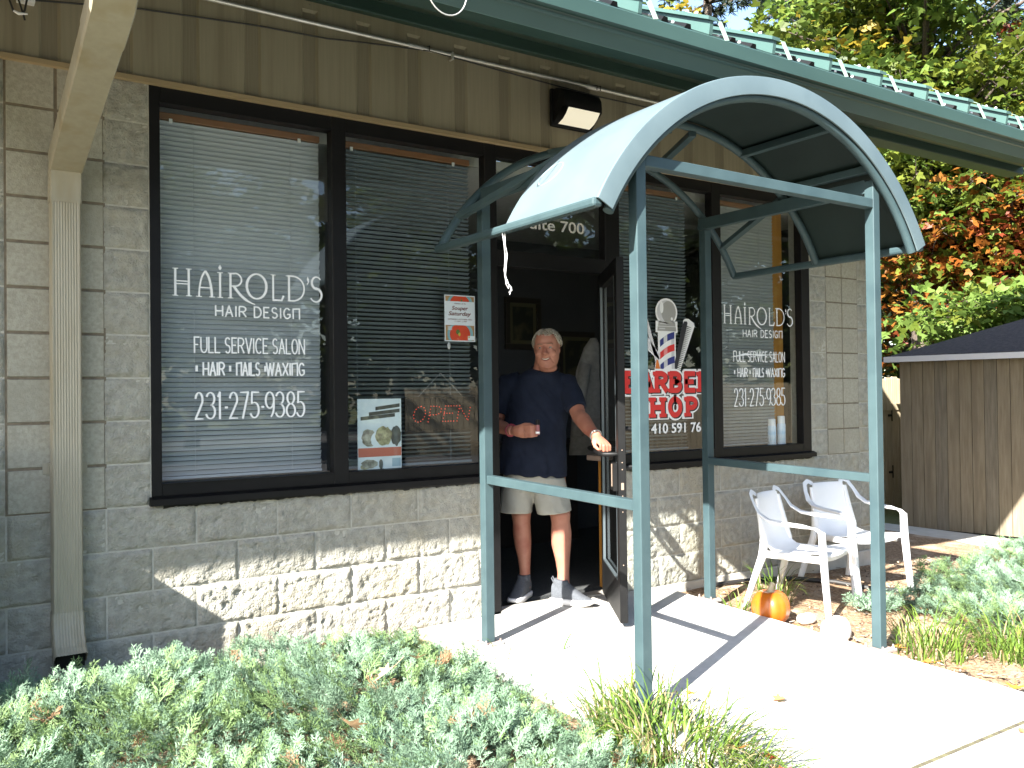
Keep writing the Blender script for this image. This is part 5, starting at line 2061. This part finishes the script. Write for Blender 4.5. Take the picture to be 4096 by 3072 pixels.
def mass(name, x0, x1, y0, y1, inside, height, n, seed, label=None):
    r = np.random.default_rng(seed)
    x = r.uniform(x0, x1, n)
    y = r.uniform(y0, y1, n)
    k = np.array([inside(a, b) for a, b in zip(x, y)])
    x, y = x[k], y[k]
    n = len(x)
    gz = np.array([ground_z(a, b) for a, b in zip(x, y)])
    h = np.array([height(a, b) for a, b in zip(x, y)]) * (1 + .30 * vnoise(x, y, 2.6, seed) + .16 * vnoise(x, y, 7., seed + 3))
    lay = r.random(n)
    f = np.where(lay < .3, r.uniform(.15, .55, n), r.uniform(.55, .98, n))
    hole = vnoise(x, y, 3.4, seed + 9)
    f = np.where((hole < -.28) & (f > .5), f * .55, f)
    z = gz + h * f - .03
    # sprays lean away from a few plant centres
    cx = np.round((x + .45 * vnoise(x, y, 1.1, 4.)) / .9) * .9
    cy = np.round((y + .45 * vnoise(x, y, 1.1, 8.)) / .9) * .9
    az = np.arctan2(y - cy, x - cx) + r.normal(0, .75, n)
    el = r.uniform(R(8), R(62), n) * (1 - .25 * (f < .5))
    sc = r.uniform(.34, .70, n) * (1 + .4 * (r.random(n) < .08))
    tone = vnoise(x, y, 1.7, seed + 5)
    u = r.random(n)
    mi = np.where(u < .52, 0, np.where(u < .80, 1, 2))
    mi = np.where((tone > .15) & (r.random(n) < .4), 2, mi)
    mi = np.where((tone < -.2) & (r.random(n) < .4), 1, mi)
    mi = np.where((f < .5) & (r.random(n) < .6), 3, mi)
    mi = np.where(r.random(n) < .008 + .10 * (f < .4), 4, mi)
    brown = vnoise(x, y, 4.2, seed + 20)
    mi = np.where((brown > .56) & (r.random(n) < .45), 4, mi)
    return juniper(name, np.stack([x, y, z], -1), az, el, sc, mi)


def in_left(x, y):
    edge = 1.50 + .10 * noise.noise((y * 3, 0, 5))
    if y < -1.35:
        edge = 1.50 - .05
    return x < edge and y < -.20 - .06 * noise.noise((x * 3, 7, 0))


def h_left(x, y):
    h = .235
    h -= .09 * max(0, min(1, (x - .9) / .7))
    h += .05 * max(0, min(1, (.35 - x) / .5))
    if y > -.5:
        h *= .62 + .38 * (-.2 - y) / .3
    h += .09 * math.exp(-(((x - .62) / .14) ** 2 + ((y + .30) / .16) ** 2))
    return max(.1, h)


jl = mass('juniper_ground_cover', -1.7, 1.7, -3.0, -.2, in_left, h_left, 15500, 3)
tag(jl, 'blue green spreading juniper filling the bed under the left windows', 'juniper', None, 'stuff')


def in_right(x, y):
    # bounded by the walk, the chairs and the far path
    lo = 4.40 + .25 * noise.noise((y * 2, 3, 3))
    top = -1.12 + .20 * (x - 4.2) + .12 * noise.noise((x * 2.4, 1, 1))
    return lo < x < 7.55 and y < min(top, -.42) and y > -2.9


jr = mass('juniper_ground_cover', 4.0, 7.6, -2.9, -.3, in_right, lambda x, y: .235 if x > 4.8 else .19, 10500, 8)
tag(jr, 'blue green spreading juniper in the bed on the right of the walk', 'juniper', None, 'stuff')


def tuft(name, cx, cy, n, rx, ry, L, seed, label, wd=.0075, dry=.14, lean=(0, 0), curl=1.):
    r = np.random.default_rng(seed)
    V, F, Mi = [], [], []
    for i in range(n):
        a = r.uniform(0, 2 * math.pi)
        rr = math.sqrt(r.random())
        bx, by = cx + rx * rr * math.cos(a), cy + ry * rr * math.sin(a)
        bz = ground_z(bx, by)
        az = math.atan2(by - cy, bx - cx) + r.normal(0, .8)
        l = L * r.uniform(.55, 1.25)
        el = R(r.uniform(52, 88))
        cu = curl * r.uniform(.6, 2.1)
        d = np.array([math.cos(az) + lean[0], math.sin(az) + lean[1], 0.])
        d /= np.linalg.norm(d)
        s = np.array([-d[1], d[0], 0])
        p = np.array([bx, by, bz])
        w_ = wd * r.uniform(.7, 1.25)
        o = len(V)
        ns = 7
        for k in range(ns + 1):
            t = k / ns
            ww = w_ * (1 - t ** 2.2) + .0006
            V.append(p - s * ww * .5)
            V.append(p + s * ww * .5)
            e_ = el - cu * t * t * 1.5
            p = p + (d * math.cos(e_) + np.array([0, 0, 1]) * math.sin(e_)) * l / ns
        for k in range(ns):
            F.append((o + 2 * k, o + 2 * k + 1, o + 2 * k + 3, o + 2 * k + 2))
        u = r.random()
        m = 2 if u < dry else (0 if u < .62 else 1)
        Mi += [m] * ns
    o = npmesh(name, np.array(V), np.array(F), [GL1, GL2, GL3], np.array(Mi))
    return tag(o, label, 'grass', 'strappy grass clumps along the walk')


tuft('grass_clump', 1.68, -2.0, 620, .20, .46, .37, 1, 'large strappy grass clump hanging over the walk at the front canopy post', lean=(.35, .0), curl=1.5, dry=.22)
tuft('grass_clump', 1.76, -.60, 9, .05, .14, .22, 2, 'few grass blades sprouting at the rear left canopy post', wd=.006)
tuft('grass_clump', 2.02, -.78, 5, .03, .03, .20, 12, 'single small grass sprout in the juniper tips beside the walk', wd=.010, dry=0)
tuft('grass_clump', 3.98, -.55, 70, .10, .12, .30, 3, 'thin grass clump behind the pumpkin between the chair legs')
tuft('grass_clump', 3.52, -.62, 26, .07, .07, .20, 4, 'small grass tuft by the rear right canopy post', dry=.3)
for i, (x, y, n_, lab) in enumerate(((3.82, -1.74, 150, 'grass clump right behind the front right canopy post'), (4.15, -2.02, 240, 'grass clump in the middle of the right bed edge'), (4.05, -2.38, 230, 'grass clump nearest the camera at the right bed edge'), (4.55, -2.25, 220, 'grass clump against the right juniper at the frame edge'))):
    tuft('grass_clump', x, y, n_, .20, .20, .30, 30 + i, lab, dry=.12, curl=1.25)
# stray juniper sprigs near the chairs
r = np.random.default_rng(5)
n = 60
px_ = np.stack([4.42 + r.normal(0, .10, n), -1.02 + r.normal(0, .07, n), np.zeros(n)], -1)
px_[:, 2] = [ground_z(a, b) + .03 for a, b, _ in px_]
tag(juniper('juniper_sprig', px_, r.uniform(0, 6.28, n), r.uniform(.1, .9, n), r.uniform(.6, 1., n), r.integers(0, 2, n)), 'low juniper sprig creeping on the mulch beside the second chair', 'juniper')

# mulch chips and leaf bits on the beds
r = np.random.default_rng(21)
V, F, Mi = [], [], []
for i in range(5200):
    if i % 4 == 0:
        x, y = r.uniform(-1.2, 1.6), r.uniform(-.4, -.05)
    else:
        x, y = 3.5 + 3.6 * r.random() ** 1.2, r.uniform(-2.7, -.03)
    z = ground_z(x, y) + r.uniform(.004, .022)
    a = r.uniform(0, 6.28)
    l, w_ = r.uniform(.012, .045), r.uniform(.004, .014)
    d = np.array([math.cos(a), math.sin(a), r.uniform(-.35, .35)])
    s = np.array([-math.sin(a), math.cos(a), r.uniform(-.4, .4)])
    p = np.array([x, y, z])
    o = len(V)
    V += [p - d * l / 2 - s * w_ / 2, p + d * l / 2 - s * w_ / 2 * .6, p + d * l / 2 + s * w_ / 2 * .7, p - d * l / 2 + s * w_ / 2]
    F.append((o, o + 1, o + 2, o + 3))
    Mi.append(int(r.integers(0, 4)))
tag(npmesh('mulch_chips', np.array(V), np.array(F), [mat('chip_brown', (.16, .09, .05), .9), mat('chip_tan', (.42, .31, .20), .9), mat('chip_grey', (.34, .30, .25), .9), mat('chip_dark', (.07, .045, .03), .9)], np.array(Mi)),
    'brown wood chips and litter on the planting beds', 'mulch', None, 'stuff')

# fallen leaves
MAPLE = [(0, -.5), (.10, -.22), (.42, -.30), (.30, -.08), (.52, .10), (.22, .10), (.20, .28), (.10, .24), (0, .55), (-.10, .24), (-.20, .28), (-.22, .10), (-.52, .10), (-.30, -.08), (-.42, -.30), (-.10, -.22)]
LB = [leafmat('leaf_brown', (.34, .15, .055), (.46, .24, .10), .2), leafmat('leaf_orange', (.52, .20, .04), (.60, .28, .06), .25), leafmat('leaf_tan', (.50, .31, .17), (.60, .40, .24), .2), leafmat('leaf_red', (.50, .05, .03), (.58, .12, .04), .25)]


def fallen(x, y, z, s, m, label, tilt=.3):
    mb = MB()
    T = Matrix.Translation((x, y, z)) @ Matrix.Rotation(random.uniform(0, 6.28), 4, 'Z') @ Matrix.Rotation(random.uniform(-tilt, tilt), 4, 'X')
    vs = [T @ Vector((a * s, b * s, abs(a) * s * .35 + .12 * s * b * b)) for a, b in MAPLE] + [T @ Vector((0, 0, .0))]
    mb.add(vs, [(i, (i + 1) % 16, 16) for i in range(16)])
    mb.tube([T @ Vector((0, -.5 * s, .03 * s)), T @ Vector((.05 * s, -.9 * s, .08 * s))], .0012, 4)
    tag(mb.build('fallen_leaf', LB[m]), label, 'leaf', 'fallen leaves')


def wk(x, y):
    return .014 + .028 * y


fallen(2.433, -1.872, wk(2.43, -1.87) + .004, .085, 0, 'curled brown leaf lying alone in the middle of the concrete walk')
fallen(2.98, -2.63, wk(2.98, -2.63) + .003, .05, 0, 'small brown leaf past the joint in the walk near the frame edge')
fallen(2.06, -1.70, wk(2.06, -1.7) + .05, .06, 1, 'small yellow brown leaf caught in the tips of the large grass clump')
for x, y, s, m, lab in ((3.56, -1.86, .10, 1, 'orange leaf beside the front right canopy post'), (3.62, -2.02, .09, 0, 'brown leaf at the bed edge below the post'), (3.58, -2.30, .11, 1, 'orange brown leaf at the bed edge at the right frame edge'), (3.68, -1.62, .07, 1, 'small orange leaf between post and grass clump'), (3.56, -1.06, .05, 0, 'small brown leaf near the pumpkin'), (3.70, -2.18, .08, 2, 'tan leaf under the grass at the right bed edge')):
    fallen(x, y, ground_z(x, y) + .03, s, m, lab)
for x, y, z, s, m, lab in ((.78, -1.35, .25, .10, 2, 'tan curled leaf caught on the juniper below the left windows'), (.42, -1.85, .28, .11, 2, 'long tan leaf standing in the juniper in the foreground'), (1.02, -1.15, .22, .09, 2, 'pale leaf in the juniper close to the walk'), (1.80, -2.40, -.01, .075, 3, 'red leaf under the grass clump at the bottom edge'), (1.86, -2.30, -.01, .07, 3, 'second red leaf just behind the first at the grass clump'), (1.70, -2.30, .06, .09, 1, 'yellow green leaf among the low grass blades')):
    fallen(x, y, z, s, m, lab, .9)

# ================================================================== shed, far fence
fa, fb = Vector((8.343, 1.328)), Vector((8.620, -.03))
fd = (fb - fa).normalized()
t = empty('garden_shed', (fa.x, fa.y, -.21), math.atan2(fd.y, fd.x), 'brown board shed with a dark shingle roof beyond the path', 'shed')
Ls, Dp, Hh = 3.6, 2.6, 1.86
mb = MB()
x = 0
k = 0
random.seed(5)
while x < Ls - .01:
    w_ = .1235
    z1 = Hh + random.uniform(-.012, .012)
    c = .022
    y0 = random.uniform(-.003, .003)
    P = [(x + .0025, .02), (x + w_ - .0025, .02), (x + w_ - .0025, z1 - c), (x + w_ - c, z1), (x + c, z1), (x + .0025, z1 - c)]
    mb.prism(P, y0 - .018, y0, random.choice((0, 0, 2, 3)))
    x += w_
mb.box(0, Ls, .004, .03, .0, Hh - .08, 1)
mb.box(0, .02, .03, Dp, 0, Hh - .05, 0)
mb.box(Ls - .02, Ls, .03, Dp, 0, Hh - .05, 0)
mb.box(0, Ls, Dp, Dp + .02, 0, Hh - .05, 0)
mb.build('board_wall', [WOODS[0], BLACKM, WOODS[1], WOODS[2]], t)
mb = MB()
ze = Hh + .035
o_ = .12
vs = [(-o_, -o_, ze), (Ls + o_, -o_, ze), (Ls + o_, Dp + o_, ze), (-o_, Dp + o_, ze), (1.25, Dp / 2, ze + .52), (Ls - 1.25, Dp / 2, ze + .52)]
vs2 = [(a, b, c - .03) for a, b, c in vs[:4]]
mb.add(vs + vs2, [(0, 1, 5, 4), (1, 2, 5), (2, 3, 4, 5), (3, 0, 4), (6, 9, 8, 7)])
mb.build('roof', SHING, t)
mb = MB()
mb.box(-o_ - .004, Ls + o_, -o_ - .012, -o_ + .004, ze - .055, ze + .006)
mb.box(-o_ - .012, -o_ - .004, -o_, Dp + o_, ze - .055, ze + .006)
mb.build('fascia', WHITEM, t)
t = empty('board_fence', (8.9, 2.35, -.3), 0, 'pale sunlit board fence seen between the building corner and the shed', 'fence')
mb = MB()
x = 0
while x < 6:
    z1 = 1.78 + random.uniform(-.015, .015)
    mb.prism([(x + .003, 0), (x + .132, 0), (x + .132, z1 - .02), (x + .112, z1), (x + .022, z1), (x + .003, z1 - .02)], -.018, 0)
    x += .1355
mb.build('boards', WOODL, t)
mb = MB()
for z in (.35, 1.42):
    mb.bbox(0, 6, .002, .04, z, z + .09, .003)
mb.bbox(.0, 6, -.032, -.02, 1.36, 1.45, .003)
mb.build('rail', WOODL, t)
mb = MB()
for z in (.55, 1.28):
    mb.bbox(.72, .80, -.03, -.02, z, z + .03, .002)
    mb.tube([(.80, -.026, z - .06), (.80, -.026, z + .10)], .008, 6)
mb.build('hinge', BLACKM, t)

# ================================================================== trees
LG = leafmat('leaf_yellow_green', (.075, .115, .012), (.155, .18, .026), .45, .5, 1.2)
LG2 = leafmat('leaf_green', (.035, .065, .010), (.075, .105, .018), .45, .5, 1.2)
LGB = leafmat('leaf_light_green', (.12, .20, .035), (.17, .25, .055), .45, .5, 3)
LO = leafmat('leaf_autumn_orange', (.26, .075, .012), (.30, .14, .025), .45, .5, 1.5)
LR = leafmat('leaf_autumn_red', (.22, .04, .02), (.28, .075, .025), .45, .5, 1.5)
LP = leafmat('leaf_pink_red', (.26, .10, .09), (.32, .16, .13), .45, .5, 1.5)
LY = leafmat('leaf_autumn_yellow', (.26, .19, .02), (.32, .25, .035), .45, .5, 1.5)
PN = leafmat('pine_needles', (.012, .022, .012), (.026, .043, .020), .2, .6, 2)
OAK = leafmat('leaf_dark_green', (.02, .038, .010), (.04, .062, .016), .4, .5, 1.2)


def leafcloud(C, N, size, r, kind='maple'):
    """C centres, N normals -> V,F with small lobed leaves (3 folded quads) or single diamonds."""
    n = len(C)
    a = r.normal(size=(n, 3))
    u = np.cross(N, a)
    u /= np.linalg.norm(u, axis=1)[:, None] + 1e-9
    v = np.cross(N, u)
    s = size * r.uniform(.6, 1.25, n)[:, None]
    if kind == 'maple':
        lob = [(0, 1., .30), (R(58), .82, .26), (R(-58), .82, .26)]
    else:
        lob = [(0, 1., .42)]
    Vs, Fs = [], []
    for k, (an, L, w_) in enumerate(lob):
        d = u * math.cos(an) + v * math.sin(an)
        q = -u * math.sin(an) + v * math.cos(an)
        P = np.stack([C - d * s * .05, C + d * s * L * .5 + q * s * w_ + N * s * .10, C + d * s * L - N * s * .10, C + d * s * L * .5 - q * s * w_ + N * s * .10], 1)
        Vs.append(P)
    V = np.stack(Vs, 1).reshape(-1, 3)
    F = np.arange(len(V)).reshape(-1, 4)
    return V, F, len(lob)


def tree(name, label, base, htrunk, cc, rad, nlimb, leaves, size, mats, wts, seed, group=None, trunk_r=.16, kind='maple', flat=.28, clus=.55, low=-1., hollow=.55):
    r = np.random.default_rng(seed)
    t = empty(name, base, 0, label, 'tree', group)
    mb = MB()
    cc = np.array(cc)
    rad = np.array(rad)
    top = np.array([cc[0] * .8, cc[1] * .8, min(htrunk, cc[2] + rad[2] * .7)])
    tp = []
    for i in range(9):
        f = i / 8
        tp.append(np.array([top[0] * f + .12 * math.sin(f * 5 + seed), top[1] * f + .12 * math.cos(f * 4 + seed), top[2] * f]))
    mb.tube([Vector(p) for p in tp], [trunk_r * (1.25 if i == 0 else 1) * (1 - .72 * i / 8) for i in range(9)], 12)
    tips = []
    for i in range(nlimb):
        d = r.normal(size=3)
        d /= np.linalg.norm(d)
        if d[2] < low:
            d[2] = abs(d[2])
        q = cc + d * rad * r.uniform(hollow, 1.0)
        f = np.clip((q[2] - .25 * rad[2]) / top[2], .22, .97) * r.uniform(.75, 1)
        j = min(int(f * 8), 7)
        st = tp[j] + (tp[j + 1] - tp[j]) * (f * 8 - j)
        mid = st * .5 + q * .5 + np.array([0, 0, .12 * np.linalg.norm(q - st)])
        P = [st * (1 - s_) ** 2 + mid * 2 * s_ * (1 - s_) + q * s_ * s_ for s_ in np.linspace(0, 1, 6)]
        rb = trunk_r * .30 * r.uniform(.6, 1)
        mb.tube([Vector(p) for p in P], [rb * (1 - .85 * k / 5) for k in range(6)], 6)
        tips.append(q)
        for k in range(int(r.integers(2, 5))):
            s0 = P[int(r.integers(2, 5))]
            dd = r.normal(size=3) * np.array([1, 1, .4])
            dd *= clus * r.uniform(.8, 1.7) / np.linalg.norm(dd)
            q2 = s0 + dd
            mb.tube([Vector(s0), Vector((s0 + q2) / 2 + np.array([0, 0, .05])), Vector(q2)], [rb * .35, rb * .22, rb * .08], 5)
            tips.append(q2)
    mb.build('trunk', BARK, t, 'all')
    tips = np.array(tips)
    per = max(1, leaves // len(tips))
    nC = len(tips) * per
    g = r.normal(size=(nC, 3)) * np.array([clus, clus, clus * flat]) * .62
    C = np.repeat(tips, per, 0) + g
    C[:, 2] -= .25 * (g[:, 0] ** 2 + g[:, 1] ** 2) / clus
    N = np.stack([r.normal(0, .55, nC), r.normal(0, .55, nC), np.abs(r.normal(.8, .35, nC))], -1)
    N /= np.linalg.norm(N, axis=1)[:, None]
    V, F, k = leafcloud(C, N, size, r, kind)
    cl = r.choice(len(mats), len(tips), p=wts)
    mi = np.repeat(cl, per)
    sw = r.random(nC) < .2
    mi[sw] = r.choice(len(mats), sw.sum(), p=wts)
    npmesh('crown', V, F, mats, np.repeat(mi, k), t)
    return t


def pine(name, label, base, H, Rr, seed, group, n_wh=16, low=.25, tr=.22):
    r = np.random.default_rng(seed)
    t = empty(name, base, 0, label, 'tree', group)
    mb = MB()
    mb.tube([(0, 0, 0), (.1, 0, H * .3), (.05, .1, H * .6), (0, 0, H)], [tr * 1.2, tr, tr * .6, .03], 10)
    C, D = [], []
    for i in range(n_wh):
        f = low + (1 - low) * i / n_wh
        z = H * f
        for k in range(int(r.integers(4, 7))):
            a = r.uniform(0, 6.28)
            L = Rr * (1.05 - f) * 1.25 * r.uniform(.6, 1.1) + .3
            p0 = np.array([0, 0, z])
            e_ = np.array([math.cos(a) * L, math.sin(a) * L, z + L * r.uniform(-.25, .15)])
            mid = (p0 + e_) / 2 + np.array([0, 0, .08 * L])
            mb.tube([Vector(p0), Vector(mid), Vector(e_)], [.045, .03, .01], 5)
            for q in range(int(6 + L * 7)):
                s_ = r.uniform(.25, 1)
                p = p0 * (1 - s_) ** 2 + mid * 2 * s_ * (1 - s_) + e_ * s_ * s_ + r.normal(0, .16, 3) * np.array([1, 1, .6])
                dd = (e_ - p0) / L + r.normal(0, .45, 3)
                C.append(p)
                D.append(dd / np.linalg.norm(dd))
    mb.build('trunk', BARK, t, 'all')
    C, D = np.array(C), np.array(D)
    nb = 24
    n = len(C) * nb
    Cr = np.repeat(C, nb, 0)
    Dr = np.repeat(D, nb, 0) * .7 + r.normal(0, .55, (n, 3))
    Dr /= np.linalg.norm(Dr, axis=1)[:, None]
    S_ = np.cross(Dr, r.normal(size=(n, 3)))
    S_ /= np.linalg.norm(S_, axis=1)[:, None]
    L = r.uniform(.13, .25, n)[:, None]
    V = np.stack([Cr - S_ * .014, Cr + S_ * .014, Cr + Dr * L + S_ * .005, Cr + Dr * L - S_ * .005], 1).reshape(-1, 3)
    npmesh('crown', V, np.arange(len(V)).reshape(-1, 4), PN, None, t)
    return t


GB = 'trees beyond the shed'
g = -.3
tree('maple_tree', 'yellow green maple rising right above the green roof edge', (12.9, 3.9, g), 7.2, (-.4, -.5, 6.9), (3.0, 3.0, 2.4), 66, 17000, .125, [LG, LG2, LGB, LY], [.50, .22, .24, .04], 41, GB, .17)
tree('maple_tree', 'red and orange maple behind the shed roof at the right edge', (13.6, 2.9, g), 5.2, (-.2, -.3, 4.0), (2.3, 2.3, 1.35), 56, 11500, .115, [LR, LO, LG, LGB], [.36, .46, .10, .08], 42, GB, .13)
tree('maple_tree', 'light green young maple with a branch hanging over the shed roof', (11.0, 1.75, g), 2.6, (-.55, -.50, 2.62), (1.35, 1.1, .36), 24, 2100, .115, [LGB, LG], [.8, .2], 43, GB, .05, flat=.22, clus=.34, low=-.4)
tree('maple_tree', 'orange maple sapling in the shade beside the building corner', (13.2, 5.4, g), 4.4, (0, 0, 3.2), (1.6, 1.5, 1.2), 22, 1300, .115, [LO, LG2, LR], [.45, .45, .1], 44, GB, .07)
tree('maple_tree', 'pale pink maple far behind at the upper right', (22.0, 6.2, g), 9.6, (0, 0, 9.0), (2.4, 2.4, 1.8), 36, 4200, .20, [LP, LR, LY], [.7, .15, .15], 45, GB, .16)
tree('maple_tree', 'yellow leaved maple glimpsed under the roof overhang', (15.6, 5.6, g), 6.0, (0, 0, 5.0), (2.3, 2.2, 1.7), 22, 2200, .125, [LY, LG, LGB], [.25, .45, .30], 46, GB, .11)
tree('maple_tree', 'green maple behind the yellow one', (18.5, 10.5, g), 9.5, (0, 0, 8.2), (3.4, 3.2, 3.6), 60, 9000, .19, [LG2, LG, OAK], [.45, .25, .30], 47, GB, .2)
tree('maple_tree', 'tall dark green tree at the far right edge', (22.5, 3.0, g), 11, (0, 0, 9.2), (3.0, 3.2, 4.6), 60, 9000, .20, [OAK, LG2, LG], [.5, .3, .2], 48, GB, .22)
tree('maple_tree', 'green tree showing in the top middle above the roof', (17.0, 15.5, g), 12, (0, 0, 11.3), (3.2, 3.2, 3.2), 50, 7000, .19, [LG2, LG, LY, OAK], [.35, .25, .1, .3], 49, GB, .2)
pine('pine_tree', 'tall dark pine rising over the roof beside the maple', (20.4, 11.5, g), 17.5, 3.4, 51, GB, 22, .3, .26)
pine('pine_tree', 'dark pine with drooping branches right of the building corner', (15.6, 6.9, g), 14.5, 2.8, 52, GB, 22, .17, .2)
pine('pine_tree', 'broad dark pine filling the gap above the middle of the roof', (18.3, 13.6, g), 18.5, 3.9, 57, GB, 24, .28, .26)
pine('pine_tree', 'slim dark pine behind the shed at the right', (19.8, 5.3, g), 15, 2.6, 53, GB, 18, .25, .2)
pine('pine_tree', 'dark pine standing left of the others above the roof', (17.6, 17.8, g), 17, 3.2, 54, GB, 20, .3, .25)

# the wood beyond, one mass
r = np.random.default_rng(77)
n = 15000
a = r.uniform(R(-8), R(84), n)
d = r.uniform(27, 46, n)
x, y = CAM.x + d * np.cos(a), CAM.y + d * np.sin(a)
cl = np.array([noise.noise((p * .25, q * .25, 3)) for p, q in zip(x, y)])
zmax = 8.5 + 7 * cl + 2.5 * r.random(n)
z = -.3 + zmax * r.random(n) ** .9
N = r.normal(size=(n, 3))
N[:, 2] = np.abs(N[:, 2]) + .4
N /= np.linalg.norm(N, axis=1)[:, None]
V, F, k = leafcloud(np.stack([x, y, z], -1), N, .62, r, 'maple')
tag(npmesh('distant_wood', V, F, [OAK, LG2, LG, LO, LY], np.repeat(r.choice(5, n, p=[.44, .28, .14, .08, .06]), k)), 'distant autumn wood beyond the trees', 'wood', None, 'stuff')

# ================================================================== across the parking lot (seen in the window panes)
t = empty('board_fence', (9.2, -15.6, -.2), R(43), 'long pale board fence across the parking lot mirrored in the windows', 'fence')
mb = MB()
x = 0
while x < 17:
    z1 = 1.72 + random.uniform(-.03, .03)
    mb.prism([(x + .004, 0), (x + .136, 0), (x + .136, z1 - .02), (x + .11, z1), (x + .03, z1), (x + .004, z1 - .02)], -.01, .01)
    x += .142
mb.build('boards', WOODL, t)
mb = MB()
for z in (.3, 1.3):
    mb.bbox(0, 17, -.05, -.012, z, z + .09, .003)
mb.build('rail', WOODL, t)
r = np.random.default_rng(78)
n = 9000
a = r.uniform(R(-115), R(-5), n)
d = r.uniform(30, 44, n)
x, y = CAM.x + 4 + d * np.cos(a), CAM.y + d * np.sin(a)
cl = np.array([noise.noise((p * .22, q * .22, 9)) for p, q in zip(x, y)])
z = -.3 + (10 + 6 * cl + 3 * r.random(n)) * r.random(n) ** .9
N = r.normal(size=(n, 3))
N[:, 2] = np.abs(N[:, 2]) + .4
N /= np.linalg.norm(N, axis=1)[:, None]
V, F, k = leafcloud(np.stack([x, y, z], -1), N, .8, r, 'maple')
tag(npmesh('distant_wood', V, F, [OAK, LG2, LG], np.repeat(r.choice(3, n, p=[.4, .35, .25]), k)), 'distant green wood across the parking lot mirrored in the panes', 'wood', None, 'stuff')
GP = 'trees across the parking lot'
for i, (x, y, h, rr) in enumerate(((1.2, -21, 9.5, 3.6), (6.0, -23, 11, 4.0), (11.5, -20.5, 10, 3.8), (16.5, -16.0, 10.5, 4.0), (21, -12.5, 9.5, 3.8), (25, -6.5, 10, 3.8), (-4, -22, 9, 3.4))):
    tree('shade_tree', ('tall green tree across the parking lot, number %d from the left' % (i + 1)) if False else ['green tree mirrored in the left window', 'tall green tree mirrored in the second window', 'broad green tree mirrored beside the door', 'green tree behind the pale fence', 'green tree at the end of the pale fence', 'green tree beyond the fence to the right', 'green tree at the left end of the parking lot'][i],
         (x, y, -.2), h * .8, (0, 0, h * .60), (rr, rr, h * .42), 46, 5200, .24, [LG2, OAK, LG], [.5, .3, .2], 80 + i, GP, .2)
